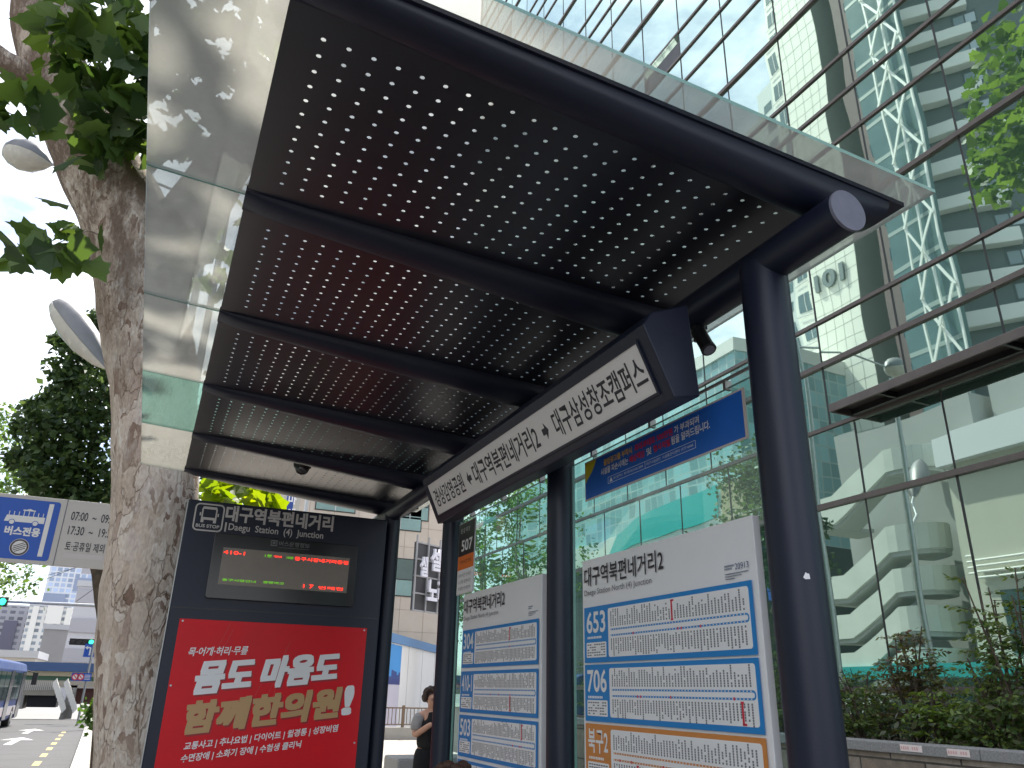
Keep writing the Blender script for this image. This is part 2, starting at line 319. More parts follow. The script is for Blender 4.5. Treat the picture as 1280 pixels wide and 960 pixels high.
def sheet(name, xa, xb, dz, m, y0=-60, y1=1500):
    mb = MB(); yy = [y for y in ys if y0 < y < y1]; yy = [y0] + yy + [y1]
    for a, b in zip(yy, yy[1:]):
        mb.quad((xa(a), a, zg(a) + dz), (xb(a), a, zg(a) + dz), (xb(b), b, zg(b) + dz), (xa(b), b, zg(b) + dz))
    return struct(mb.build(name, m))
sheet('ground', lambda y: -900, lambda y: 900, -.40, earth, -900, 1500)
sheet('road', lambda y: -10.6 - .037 * y, lambda y: kx(y) - .18, -.15, asphalt, -60, 62)
sheet('cross_road', lambda y: -90, lambda y: 90, -.154, asphalt, 44, 62)
sheet('pavement', kx, lambda y: 8.2, 0, pave, -60, 44)
sheet('plaza', lambda y: 8.2, lambda y: 60, -.004, pave, 21.9, 44)
sheet('opposite_pavement', lambda y: -30 - .037 * y, lambda y: -10.8 - .037 * y, 0, pave, -60, 140)
kmb = MB()
for a in range(-20, 44):
    z = zg(a + .5); kmb.obox((kx(a + .5) - .09, a + .5, z - .148), (.088, 0, 0), (-.037 * .497, .497, 0), (0, 0, .152))
struct(kmb.build('kerb', mat('kerb_granite', (.42, .41, .39), .8, 0, .3, .2, 40, .1, 90), bevel=.012))
mk = MB(); ym = MB()
paintw = mat('road_paint', (.48, .48, .47), .7, 0, .3, .12, 5); painty = mat('yellow_road_paint', (.42, .32, .15), .7, 0, .3, .12, 5)
def rp_(x, y): return (x, y, zg(y) - .146)
for y0 in range(14, 44, 3):      # yellow edge dashes along the kerb
    xo = kx(y0) - .95
    ym.quad(rp_(xo - .08, y0), rp_(xo + .08, y0), rp_(xo + .02, y0 + 1.5), rp_(xo - .14, y0 + 1.5))
struct(ym.build('yellow_road_marking', painty))
for y0 in range(-10, 44, 8):     # lane dashes
    for xl in (-4.1, -7.4):
        xo = kx(y0) + xl; mk.quad(rp_(xo - .07, y0), rp_(xo + .07, y0), rp_(xo - .05, y0 + 4), rp_(xo - .19, y0 + 4))
for xc, yc in ((-3.5, 34.5), (-3.9, 43)):           # straight-on arrows
    mk.quad(rp_(xc - .12, yc - 2.5), rp_(xc + .12, yc - 2.5), rp_(xc + .05, yc + .6), rp_(xc - .19, yc + .6))
    mk.add([rp_(xc - .6, yc + .6), rp_(xc + .45, yc + .6), rp_(xc - .1, yc + 2.6)], [(0, 1, 2)])
for k in range(9): mk.quad(rp_(-11 + k * 1.0, 41.2), rp_(-10.5 + k * 1.0, 41.2), rp_(-10.6 + k * 1.0, 43.6), rp_(-11.1 + k * 1.0, 43.6)) if False else None
struct(mk.build('white_road_marking', paintw))

# ------------------------------------------------------------------ bus shelter
TILT = -.0599150
A0 = Vector((.127533, 1.318601, 2.773895)); tS = Vector((math.cos(TILT), 0, math.sin(TILT))); nS = Vector((-math.sin(TILT), 0, math.cos(TILT)))
BAY = .8102580; PX, PY = .055, .0504181
def RP(s, y, n=0): return A0 + tS * s + Vector((0, y, 0)) + nS * n
shelter = thing('bus_shelter', (1.33, 3.1, 0), 'dark navy steel bus shelter with perforated ceiling and glass roof', 'bus shelter')
for b in range(5):
    mb = MB(); yb = b * BAY
    rows, cols = 12, 23; rad = .0060
    for j in range(rows):
        for i in range(cols):
            cx, cy = i * PX, yb + j * PY
            x0, x1, y0, y1 = cx - PX / 2, cx + PX / 2, cy - PY / 2, cy + PY / 2
            outr = [(x1, cy), (x1, y1), (cx, y1), (x0, y1), (x0, cy), (x0, y0), (cx, y0), (x1, y0)]
            inn = [(cx + rad * math.cos(k * math.pi / 4), cy + rad * math.sin(k * math.pi / 4)) for k in range(8)]
            mb.add([RP(*p) for p in outr] + [RP(*p) for p in inn], [(k, (k + 1) % 8, 8 + (k + 1) % 8, 8 + k) for k in range(8)])
    xa, xb, ya, yb2 = -.5 * PX, 22.5 * PX, yb - .5 * PY, yb + 11.5 * PY
    L_, Rr, y_0, y_1 = -.082, 1.30, yb - .13, yb - .13 + BAY
    for q in (((L_, y_0), (Rr, y_0), (Rr, ya), (L_, ya)), ((L_, yb2), (Rr, yb2), (Rr, y_1), (L_, y_1)), ((L_, ya), (xa, ya), (xa, yb2), (L_, yb2)), ((xb, ya), (Rr, ya), (Rr, yb2), (xb, yb2))):
        mb.quad(*[RP(*p) for p in q])
    o = mb.build('perforated_panel', navy2, shelter)
    so = o.modifiers.new('thick', 'SOLIDIFY'); so.thickness = .0016; so.offset = 0
for k in range(6):                                  # tapered ribs under flat flange plates
    yc = -.13 + k * BAY; mb = MB(); front = (k == 0)
    mb.obox(RP(.69, yc, .004), tS * .775, Vector((0, .056, 0)), nS * .006)
    n_ = 26; seg = 12; vs = []; fs = []
    for i in range(n_):
        f = i / (n_ - 1); s = -.084 + f * 1.50
        e = min(1, (1 - (1 - min(1, f * 14)) ** 2)) ** .5 if f < 1 / 14 else 1
        wd = (.046 + (.016 if front else .052) * f); dp = (.022 + .058 * f) * max(e, .12) * (1 - .5 * max(0, (s - 1.31) / .11))
        off = .010 * f if front else 0
        for q in range(seg + 1):
            a = math.pi * q / seg
            vs.append(RP(s, yc + off - wd * math.cos(a), -.0015 - dp * math.sin(a) ** .7))
    for i in range(n_ - 1):
        for q in range(seg): fs.append((i * (seg + 1) + q, i * (seg + 1) + q + 1, (i + 1) * (seg + 1) + q + 1, (i + 1) * (seg + 1) + q))
    fs.append(tuple(range(seg + 1))); fs.append(tuple(range((n_ - 1) * (seg + 1), n_ * (seg + 1))))
    mb.add(vs, fs); mb.build('rib', navy, shelter, smooth=50)
edges = [-.249] + [-.13 + BAY * k for k in range(1, 5)] + [4.03]
for k in range(5):                                  # glass roof panes, one of them a greener replacement
    g = .003; mb = MB()
    y0, y1 = edges[k] + (g if k else 0), edges[k + 1] - (g if k < 4 else 0)
    c = RP((-.345 + 1.503) / 2, (y0 + y1) / 2, .019)
    mb.obox(c, tS * .924, Vector((0, (y1 - y0) / 2, 0)), nS * .005)
    gm = roofgreen if k == 3 else roofglass
    o = mb.build('roof_glass_pane', [gm, edgeglass], shelter, label='green tinted roof pane' if k == 3 else None)
    for p in o.data.polygons:
        if abs(p.normal.dot(nS)) < .5: p.material_index = 1
# the long round beam, posts and rails
mb = MB(); mb.tube([(1.335, 1.1, 2.572), (1.335, 5.3, 2.572)], .053, 32); bo = mb.build('beam', navy, shelter, smooth=40)
mb = MB(); mb.tube([(1.335, 1.092, 2.572), (1.335, 1.0995, 2.572)], .0535, 32); e_ = mb.build('end_cap', capm, shelter)
POST = [1.385, 2.545, 3.73, 4.90]
for i, y in enumerate(POST):
    mb = MB(); r_ = .061 if i == 0 else .052
    mb.lathe([(r_, -.05), (r_, 2.565)], (1.333, y, 0), 32)
    mb.lathe([(r_, .012), (r_ + .05, .012), (r_ + .05, .002)], (1.333, y, 0), 32)
    po = mb.build('post', navy, shelter, smooth=40)
    if i == 0:
        sp = MB(); rnd = random.Random(3)
        q = atx(1024, 714, 1.276); c_ = Vector((1.333, y, q.z)); d_ = (q - c_); d_.z = 0; d_.normalize()
        tg = Vector((-d_.y, d_.x, 0))
        pts = [c_ + d_ * .0625 + tg * .008 * math.cos(a) * rnd.uniform(.6, 1.2) + Vector((0, 0, .009 * math.sin(a) * rnd.uniform(.6, 1.2))) for a in [k * .7 for k in range(9)]]
        sp.add(pts, [tuple(range(9))]); sp.build('paint_chip', wlet, po)
for a, b in list(zip(POST, POST[1:]))[:2]:
    mb = MB(); mb.box((1.352, a + .062, .22), (1.362, b - .056, 2.30)); o = mb.build('back_glass_pane', [wallglass, edgeglass], shelter)
    for p in o.data.polygons:
        if abs(p.normal.x) < .5: p.material_index = 1
    mb = MB(); mb.box((1.345, a + .05, .16), (1.369, b - .05, .215)); mb.build('bottom_rail', navy, shelter, bevel=.003)
    mb = MB()
    for q in (.18, .5, .82):
        yq = a + (b - a) * q; mb.box((1.346, yq - .006, 2.295), (1.368, yq + .006, 2.322))
    mb.tube([(1.357, a + .05, 2.328), (1.357, b - .05, 2.328)], .005, 10); mb.build('top_rail', mat('brushed_alloy', (.35, .33, .31), .4, .6), shelter)
# bracket on the beam between the sign and the post

# ------------------------------------------------------------------ hanging stop-name sign
SY0, SY1 = 1.60, 3.36
sign = thing('stop_name_sign', (1.2, 2.48, 2.2), 'long white stop name lightbox with arrows in a dark slanted housing', 'sign')
sec = [(1.058, 2.418), (1.038, 2.375), (1.138, 2.196), (1.228, 2.238), (1.205, 2.50), (1.15, 2.53)]
# slanted housing: face plane runs from the lower lip to the upper lip
up = Vector((1.073 - 1.133, 0, 2.383 - 2.253)).normalized(); nf = Vector((0, -1, 0)).cross(up)
base = Vector((1.133, 0, 2.253))
def fp(b, l=0): q = base + up * b + nf * l; return (q.x, q.z)
hs = [fp(-.034, .004), fp(.178, .004), (1.085, 2.455), (1.205, 2.505), (1.226, 2.238)]
mb = MB(); mb.prism([(x, SY0 - .052, z) for x, z in hs], (0, SY1 - SY0 + .104, 0)); mb.build('housing', navy, sign, bevel=.004)
FS = Face((base.x, SY1, base.z), (0, -1, 0), up)
hf = .1432
mb = MB(); FS.rect(mb, 0, 0, SY1 - SY0, hf, .0045, .0065); fpn = mb.build('face_panel', offw, sign)
mb = MB()
for a0, b0, a1, b1 in ((-.008, -.008, SY1 - SY0 + .008, 0), (-.008, hf, SY1 - SY0 + .008, hf + .008), (-.008, 0, 0, hf), (SY1 - SY0, 0, SY1 - SY0 + .008, hf)): FS.rect(mb, a0, b0, a1, b1, .0043, .0095)
mb.build('face_frame', navy, sign)
K = 320 / 1182
def sx(px, py): return FS.uv(520 + K * px, 400 + K * py)[0]
lz = dict(lift=.0075)
FS.text('lettering', '경상감영공원', sx(90, 810), .030, sx(232, 760), .112, ink, sign, bold=.012, **lz)
FS.text('lettering', '대구역북편네거리2', sx(272, 710), .026, sx(575, 545), .116, ink, sign, bold=.014, **lz)
FS.text('lettering', '대구삼성창조캠퍼스', sx(640, 470), .026, sx(1078, 260), .116, ink, sign, bold=.014, **lz)
for c, d, w_ in (((sx(240, 735) + sx(266, 725)) / 2, -1, .045), ((sx(585, 520) + sx(626, 500)) / 2, 1, .042)):
    mb = MB(); pts = [(.5, 0), (.02, .5), (.02, .2), (-.5, .2), (-.5, -.2), (.02, -.2), (.02, -.5)]
    FS.poly(mb, [(c + d * w_ * a, .070 + b * .055) for a, b in (pts if d > 0 else pts[::-1])], .0065, .0076); mb.build('arrow', ink, sign)
for y in (1.95, 3.0): mb = MB(); mb.box((1.20, y - .04, 2.36), (1.30, y + .04, 2.44)); mb.tube([(1.24, y, 2.40), (1.24, y, 2.54)], .012, 10); mb.build('hanger', navy, sign)
# small bullet camera on a bracket under the beam
cc = thing('bullet_camera', (1.333, 1.64, 2.52), 'small black bullet camera hanging under the beam beside the lightbox', 'security camera')
mb = MB(); mb.tube([(1.333, 1.68, 2.525), (1.333, 1.68, 2.475)], .010, 12); mb.box((1.315, 1.66, 2.508), (1.351, 1.70, 2.519)); mb.build('bracket', black, cc)
mb = MB(); mb.tube([(1.333, 1.672, 2.505), (1.333, 1.640, 2.446), (1.333, 1.630, 2.428)], [.021, .021, .023], 18); mb.build('body', black, cc, smooth=40)
mb = MB(); mb.tube([(1.333, 1.6297, 2.4275), (1.333, 1.6283, 2.4249)], .016, 18); mb.build('lens', capm, cc)
# dome camera under the last ceiling bay
dp = RP(.548, 3.262, 0)
dc = thing('dome_camera', dp, 'smoked dome security camera under the far bay of the ceiling', 'security camera')
mb = MB(); mb.lathe([(.001, -.001), (.050, -.001), (.053, -.012), (.048, -.030), (.040, -.034)], dp, 24); mb.build('housing', black, dc, smooth=40)
mb = MB(); mb.lathe([(.040 * math.cos(R(a)), -.034 - .038 * math.sin(R(a))) for a in range(0, 91, 15)], dp, 24); mb.build('dome', mat('smoked_dome', (.03, .028, .026), .08, 0, .8), dc, smooth=True)

# ------------------------------------------------------------------ notice banner
BA, BB, BC, BD = Vector((1.344, 2.384, 2.294)), Vector((1.344, 1.503, 2.266)), Vector((1.344, 1.511, 2.131)), Vector((1.344, 2.374, 2.137))
ban = thing('notice_banner', (1.344, 1.95, 2.13), 'blue notice banner tied above the nearer route board', 'banner')
FB = Face(BD, BC - BD, (0, 0, 1)); bw, bh = (BC - BD).length, .142
mb = MB(); FB.rect(mb, 0, 0, bw, bh, 0, .003); mb.build('frame', mat('banner_edge', (.55, .48, .45), .5), ban)
mb = MB(); FB.rect(mb, .006, .006, bw - .010, bh - .006, .003, .004); mb.build('sheet', ban_blue, ban)
mb = MB(); FB.poly(mb, [(.006, bh - .006), (.006, .062), (.018, .075), (.035, .085), (.052, .098), (.072, .118), (.084, bh - .006)], .004, .0046); mb.build('corner_swash', yellow, ban)
lb = dict(lift=.0050)
FB.text('lettering', '불법광고물 부착시', .135, .098, .315, .122, yelink, ban, bold=.03, **lb)
FB.text('lettering', '최대과태료 500만원', .330, .098, .540, .122, redink, ban, bold=.03, **lb)
FB.text('lettering', '가 부과되며', .548, .098, .668, .122, wlet, ban, bold=.02, **lb)
FB.text('lettering', '시설물 파손시에는', .115, .068, .290, .092, wlet, ban, bold=.02, **lb)
FB.text('lettering', '배상책임', .298, .068, .385, .092, redink, ban, bold=.03, **lb)
FB.text('lettering', '및', .398, .068, .425, .092, wlet, ban, bold=.02, **lb)
FB.text('lettering', '형사처벌', .435, .068, .525, .092, redink, ban, bold=.03, **lb)
FB.text('lettering', '됨을 알려드립니다.', .530, .068, .715, .094, wlet, ban, bold=.02, **lb)
mb = MB()
for a0, b0, a1, b1 in ((.16, .030, .645, .031), (.16, .052, .645, .053), (.16, .030, .161, .053), (.644, .030, .645, .053), (.385, .030, .386, .053)): FB.rect(mb, a0, b0, a1, b1, .004, .0046)
FB.poly(mb, [(.170, .035), (.190, .035), (.180, .049)], .004, .0046); mb.build('contact_frame', wlet, ban)
FB.text('lettering', '대구광역시  북구청 053-665-2000', .195, .037, .375, .047, wlet, ban, **lb)
FB.text('lettering', '대구시설공단  시설물관리센터 1577-6666', .395, .037, .635, .047, wlet, ban, **lb)

# ------------------------------------------------------------------ route boards
def route_panel(FM, parent, a0, b0, a1, b1, number, m, hook, rnd, gap):
    """one coloured route strip: number block, white field with stop names and the looped line"""
    mb = MB(); FM.rect(mb, a0, b0, a1, b1, .004, .0046); base_ = mb.build('route_panel', m, parent)
    w_, h_ = a1 - a0, b1 - b0; xn = a0 + .150
    mb = MB(); FM.rect(mb, xn, b0 + .014, a1 - .014, b1 - .012, .0046, .0051, r=.008); FM.rect(mb, a0 + .014, b0 + .015, a0 + .136, b0 + .060, .0046, .0051, r=.004); mb.build('white_field', white, base_)
    FM.text('number', number, a0 + .016, b1 - .081, a0 + .134, b1 - .014, wlet, base_, bold=.02, lift=.0053)
    names = MB(); n = 47; fx0, fx1 = xn + .018, a1 - .034; mid = (b0 + b1) / 2
    def column(x, y, dirn, ln, mi=0, wd=.0056):
        k = 0
        while k < ln:
            if rnd.random() > .06: FM.rect(names, x - wd / 2, y + dirn * k * .0057 - .0023, x + wd / 2, y + dirn * k * .0057 + .0023, .0051, .0053, mi)
            k += 1
    top_l = int((h_ / 2 - .012 - .016) / .0057)
    for i in range(n):
        x = fx0 + (fx1 - fx0) * i / (n - 1)
        column(x, mid + .020, 1, min(top_l, rnd.randint(5, top_l)), 0)
    names.build('stop_names', greyink, base_); names = MB()
    for i in range(n): column(fx0 + (fx1 - fx0) * i / (n - 1), mid - .020, -1, min(top_l, rnd.randint(6, top_l)), 0)
    names.build('stop_names', greyink, base_); names = MB()
    for r_ in range(5):
        for q in range(8):
            if rnd.random() < .75: FM.rect(names, a0 + .02 + q * .014, b0 + .020 + r_ * .0078, a0 + .031 + q * .014, b0 + .0235 + r_ * .0078, .0051, .0053)
    names.build('timetable', greyink, base_)
    ln = MB()
    for yy in (mid + .0085, mid - .0085): FM.rect(ln, fx0 - .004, yy - .0024, fx1 + .006, yy + .0024, .0051, .0053)
    for i in range(8):
        a, b = -math.pi / 2 + math.pi * i / 8, -math.pi / 2 + math.pi * (i + 1) / 8
        FM.poly(ln, [(fx1 + .006 + r_ * math.cos(t), mid + r_ * math.sin(t)) for r_, t in ((.0061, a), (.0109, a), (.0109, b), (.0061, b))], .0051, .0053)
    ln.build('route_line', m, base_)
    d_ = MB()
    for i in range(n):
        x = fx0 + (fx1 - fx0) * i / (n - 1)
        for yy in (mid + .0085, mid - .0085): FM.rect(d_, x - .0022, yy - .0015, x + .0022, yy + .0015, .0053, .0055)
    d_.build('stop_dots', wlet, base_)
    rd = MB(); hx = fx0 + (fx1 - fx0) * hook[0]; hd = hook[1]; ext = h_ / 2 - .018
    FM.rect(rd, hx - .0035, min(mid + hd * .014, mid + hd * ext), hx + .0035, max(mid + hd * .014, mid + hd * ext), .0053, .0056)
    FM.rect(rd, hx - .004, mid + hd * ext - .0025, hx + .011, mid + hd * ext + .0025, .0053, .0056); FM.poly(rd, [(hx - .007, mid + hd * .014), (hx + .007, mid + hd * .014), (hx, mid + hd * .026)], .0053, .0057)
    rd.build('here_marker', redink, base_)
    for f in hook[2]: rd = MB(); FM.ring(rd, fx0 + (fx1 - fx0) * f, mid - .0085, .001, .0038, .0053, .0057); rd.build('stop_ring', redink, base_)
    sm = MB()
    for q in range(9): FM.rect(sm, a0 + .02 + q * .010, b1 - .098, a0 + .027 + q * .010, b1 - .091, .0046, .005)
    sm.build('end_stops', wlet, base_)

def route_board(y0, y1, z1, label, title_px, routes, stopno, seed):
    rnd = random.Random(seed); xb = 1.300; zb = .60
    t = thing('route_board', (xb, (y0 + y1) / 2, zb), label, 'route map', 'route boards on the back wall')
    mb = MB(); mb.box((xb, y0, zb), (xb + .022, y1, z1)); mb.build('board', white, t, bevel=.002)
    FM = Face((xb, y1, zb), (0, -1, 0), (0, 0, 1)); w_ = y1 - y0; h_ = z1 - zb
    FM.text('lettering', '대구역북편네거리2', .020, h_ - .088, .474, h_ - .026, ink, t, bold=.012, lift=.004)
    FM.text('lettering', 'Daegu Station North (4) Junction', .020, h_ - .121, .412, h_ - .098, greyink, t, lift=.004)
    if stopno: FM.text('lettering', stopno, w_ - .074, h_ - .123, w_ - .024, h_ - .108, mat('navy_ink', (.03, .05, .16), .5), t, lift=.004)
    mb = MB()
    for k, (a, b) in enumerate(((.865, .905), (.865, .895))): FM.rect(mb, w_ * a, h_ - .112 - k * .007, w_ * b, h_ - .109 - k * .007, 0, .004)
    for k in range(3): FM.rect(mb, w_ * .865, h_ - .131 - k * .006, w_ * (.965 - .03 * k), h_ - .1295 - k * .006, 0, .004)
    mb.build('small_print', mat('pale_ink', (.30, .33, .42), .5), t)
    for number, m, b0, b1, hook in routes: route_panel(FM, t, .018, b0 - zb, w_ - .018, b1 - zb, number, m, hook, rnd, 0)
    return t
route_board(1.478, 2.329, 1.918, 'nearer white route board headed by blue route 653', None,
    [('653', blue, 1.595, 1.764, (.52, 1, (.2, .56, .585, .72))), ('706', blue, 1.426, 1.589, (.945, -1, (.22, .245, .48, .9))), ('북구2', orange, 1.254, 1.419, (.2, -1, (.05, .15, .4))), ('동구2', orange, .084 + 1.0, 1.247, (.6, 1, (.3, .5))), ('808', blue, .914, 1.077, (.3, -1, (.2, .6)))], '20913', 11)
route_board(2.633, 3.441, 1.915, 'farther white route board headed by blue route 304 beside route sign 507', None,
    [('304', blue, 1.599, 1.756, (.61, 1, (.62,))), ('410-1', blue, 1.421, 1.584, (.64, -1, (.3, .45, .64))), ('503', blue, 1.250, 1.410, (.83, 1, (.7, .8, .83))), ('623', blue, 1.076, 1.238, (.4, -1, (.3,))), ('655', blue, .902, 1.064, (.7, 1, (.5,)))], None, 12)
r5 = thing('route_plate', (1.30, 3.43, 1.92), 'small black and orange plate for route 507 beside the far post', 'sign')
FR = Face((1.298, 3.538, 1.920), (0, -1, 0), (0, 0, 1)); W5, H5 = .208, .334
mb = MB(); mb.box((1.298, 3.330, 1.920), (1.304, 3.538, 2.254)); mb.build('plate', mat('plate_edge', (.6, .6, .6), .5), r5)
mb = MB(); FR.rect(mb, .004, .176, W5 - .004, H5 - .004, 0, .001); mb.build('black_field', black, r5)
mb = MB(); FR.rect(mb, .004, .112, W5 - .004, .176, 0, .001); mb.build('orange_field', mat('plate_orange', (.75, .17, .02), .45), r5)
mb = MB(); FR.rect(mb, .004, .004, W5 - .004, .112, 0, .001); mb.build('white_field', white, r5)
FR.text('lettering', '507', .045, .196, .185, .250, wlet, r5, bold=.02)
FR.text('lettering', '운 암 예 방', .03, .284, .15, .308, wlet, r5)
FR.text('lettering', '막차시간 안내', .04, .138, .175, .156, ink, r5)
for k in range(3): FR.text('lettering', ('막차시간 안내문', '노선별 운행시간', '자세한 안내전화')[k], .02, .078 - k * .030, .18, .094 - k * .030, greyink, r5)

# ------------------------------------------------------------------ information pylon with LED screen and red poster
PYY = 4.78
py = thing('information_pylon', (.68, 4.88, 0), 'dark bus stop information pylon with LED screen under the far roof end', 'information pylon')
mb = MB(); mb.box((.093, PYY, .03), (1.268, PYY + .17, 2.500)); mb.box((.12, PYY + .02, 0), (1.24, PYY + .15, .03)); pb = mb.build('body', navy, py, bevel=.006)
mb = MB(); mb.box((.0895, PYY - .003, .03), (.0925, PYY + .17, 2.500)); mb.build('edge_trim', steel, py)
mb = MB(); mb.box((.10, PYY - .0015, 1.8985), (1.262, PYY - .0003, 1.9035)); mb.build('panel_joint', black, py)
FP = Face((0, PYY, 0), (1, 0, 0), (0, 0, 1))
lg = mat('pylon_letter', (.52, .47, .45), .5)
FP.text('lettering', '대구역북편네거리', .305, 2.395, .930, 2.485, lg, py, bold=.012, fat=.002)
FP.text('lettering', 'Daegu  Station  (4)  Junction', .330, 2.332, .878, 2.384, lg, py, bold=.014)
mb = MB(); FP.rect(mb, .309, 2.333, .318, 2.386, 0, .0015); mb.build('bar', lg, py)
ic = MB(); a0, a1, b0, b1 = .134, .296, 2.325, 2.484
pts_o = []; 
def rr(a0, a1, b0, b1, r):
    p = []
    for cx, cy, st in ((a1 - r, b1 - r, 0), (a0 + r, b1 - r, 90), (a0 + r, b0 + r, 180), (a1 - r, b0 + r, 270)):
        p += [(cx + r * math.cos(R(st + k * 22.5)), cy + r * math.sin(R(st + k * 22.5))) for k in range(5)]
    return p
po_, pi_ = rr(a0, a1, b0, b1, .026), rr(a0 + .008, a1 - .008, b0 + .008, b1 - .008, .019)
for i in range(20):
    j = (i + 1) % 20; FP.poly(ic, [po_[i], po_[j], pi_[j], pi_[i]], 0, .0015)
cx = .215
FP.rect(ic, cx - .042, 2.390, cx + .042, 2.404, 0, .0015); FP.rect(ic, cx - .042, 2.404, cx - .034, 2.452, 0, .0015); FP.rect(ic, cx + .034, 2.404, cx + .042, 2.452, 0, .0015)
FP.poly(ic, [(cx - .042, 2.452), (cx + .042, 2.452), (cx + .036, 2.466), (cx - .036, 2.466)], 0, .0015)
for q in (-.034, .034): FP.rect(ic, cx + q - .008, 2.374, cx + q + .008, 2.390, 0, .0015)
FP.rect(ic, cx - .052, 2.412, cx - .045, 2.43, 0, .0015); FP.rect(ic, cx + .045, 2.412, cx + .052, 2.43, 0, .0015)
ic.build('bus_icon', lg, py); FP.text('lettering', 'BUS STOP', .152, 2.345, .280, 2.364, lg, py, bold=.03)
mb = MB(); FP.rect(mb, .262, 1.957, 1.094, 2.318, 0, .022, r=.015); bz = mb.build('screen_bezel', mat('bezel_black', (.008, .008, .009), .22, 0, .5), py, bevel=.002)
mb = MB(); FP.rect(mb, .318, 2.034, 1.048, 2.240, .022, .0228); scr = mb.build('screen', mat('led_screen', (.25, .21, .18), .4, 0, .4, .1, 6), py)
FP.text('lettering', '버스운행정보', .622, 2.276, .800, 2.304, mat('dim_letter', (.16, .16, .16), .5), bz, lift=.024, bold=.01)
mb = MB(); FP.rect(mb, .575, 2.272, .612, 2.306, .022, .0232); FP.rect(mb, .580, 2.278, .607, 2.301, .0232, .0236, 1); FP.rect(mb, .586, 2.284, .601, 2.297, .0236, .024); FP.rect(mb, .622, 2.266, .800, 2.268, .022, .0232)
mb.build('small_icon', [MATS['dim_letter'], black], bz)
lr, lgn = emit('led_red', (1, .03, .015), 1.3), emit('led_green', (.16, .55, .01), .55)
lled = dict(lift=.0236, bold=.012)
for s_, x0, x1, z0, z1, mm in (('410-1', .322, .440, 2.204, 2.224, lr), ('1분', .552, .592, 2.205, 2.222, lgn), ('전', .600, .648, 2.208, 2.218, lr), ('10분', .676, .715, 2.205, 2.220, lgn), ('동구시장네거리종점', .722, 1.040, 2.200, 2.222, lr),
                               ('동구시장건너', .338, .520, 2.054, 2.068, lgn), ('경명여고', .560, .680, 2.056, 2.070, lgn), ('1 7', .790, .850, 2.046, 2.068, lr), ('번째전', .880, 1.025, 2.046, 2.064, lr)):
    FP.text('led_text', s_, x0, z0, x1, z1, mm, scr, **lled)
# red clinic poster
mb = MB(); FP.rect(mb, .153, .52, 1.196, 1.842, .0005, .004); mb.build('poster', red, py)
pl = dict(lift=.0052)
def prot(st, a, b, c, d, m, bold, shear=.22, lift=.0056, name='lettering'):
    """slanted poster line from left-bottom (a,b) rising to right-bottom (c, b+d) with height"""
    x0, z0 = a; x1, z1 = b
    return text(name, st, FP.P(x0, z0), math.hypot(x1 - x0, z1 - z0), c, (x1 - x0, 0, z1 - z0), (0, 0, 1), m, py, bold=0 if bold > .04 else bold, shear=shear, lift=lift, fat=.0085 if bold > .04 else 0)
shd = mat('poster_shadow_red', (.33, .007, .014), .4)
prot('목·어깨·허리·무릎', (.222, 1.648), (.530, 1.668), .046, 0, wlet, .02)
prot('몸도', (.275, 1.462), (.560, 1.492), .150, 0, wlet, .055, .3); prot('마음도', (.620, 1.500), (1.030, 1.545), .150, 0, wlet, .055, .3)
prot('함께한의원', (.255, 1.264), (1.060, 1.356), .148, 0, gold, .06, .25); prot('!', (1.095, 1.370), (1.135, 1.374), .140, 0, wlet, .06, .2)
prot('몸도', (.283, 1.453), (.568, 1.483), .150, 0, shd, .055, .3, .0043, 'drop_shade'); prot('마음도', (.628, 1.491), (1.038, 1.536), .150, 0, shd, .055, .3, .0043, 'drop_shade')
prot('함께한의원', (.263, 1.255), (1.068, 1.347), .148, 0, shd, .06, .25, .0043, 'drop_shade')
prot('교통사고 | 추나요법 | 다이어트 | 월경통 | 성장비염', (.278, 1.180), (1.075, 1.272), .044, 0, wlet, .022)
prot('수면장애 | 소화기 장애 | 수험생 클리닉', (.272, 1.122), (.880, 1.190), .044, 0, wlet, .022)
mb = MB()
for x, z in ((.17, 1.83), (1.18, 1.83), (.165, 1.50), (1.18, 1.22)):
    FP.ring(mb, x, z, 0.0005, .005, .004, .006)
mb.build('rivet', steel, py)
mb = MB()
for x0, z0, x1, z1 in ((.30, 1.50, .42, 1.83), (.34, 1.52, .44, 1.80), (.58, 1.40, .66, 1.60), (.70, 1.45, .74, 1.72), (.50, 1.25, .60, 1.45), (.66, 1.43, .76, 1.75)):
    d = Vector((x1 - x0, z1 - z0)).normalized() * .0009; FP.poly(mb, [(x0 - d.y, z0 + d.x), (x0 + d.y, z0 - d.x), (x1 + d.y, z1 - d.x), (x1 - d.y, z1 + d.x)], .004, .0043)
mb.build('scratch', mat('scuff', (.50, .07, .07), .5), py)
# panel behind the poster text: bench inside the shelter
bench = thing('bench', (.98, 2.6, 0), 'low slatted bench below the route boards', 'bench')
mb = MB()
for k in range(4): mb.box((.74 + k * .12, 1.75, .41), (.74 + k * .12 + .10, 3.45, .445))
mb.build('seat', mat('bench_wood', (.25, .15, .08), .55, 0, .4, .2, 12, 0, 40, None, (8, 1, 8)), bench, bevel=.005)
for y in (1.95, 3.25):
    mb = MB(); mb.box((.76, y - .03, 0), (1.18, y + .03, .03)); mb.box((.93, y - .03, .03), (1.01, y + .03, .41)); mb.build('leg', navy, bench, bevel=.004)


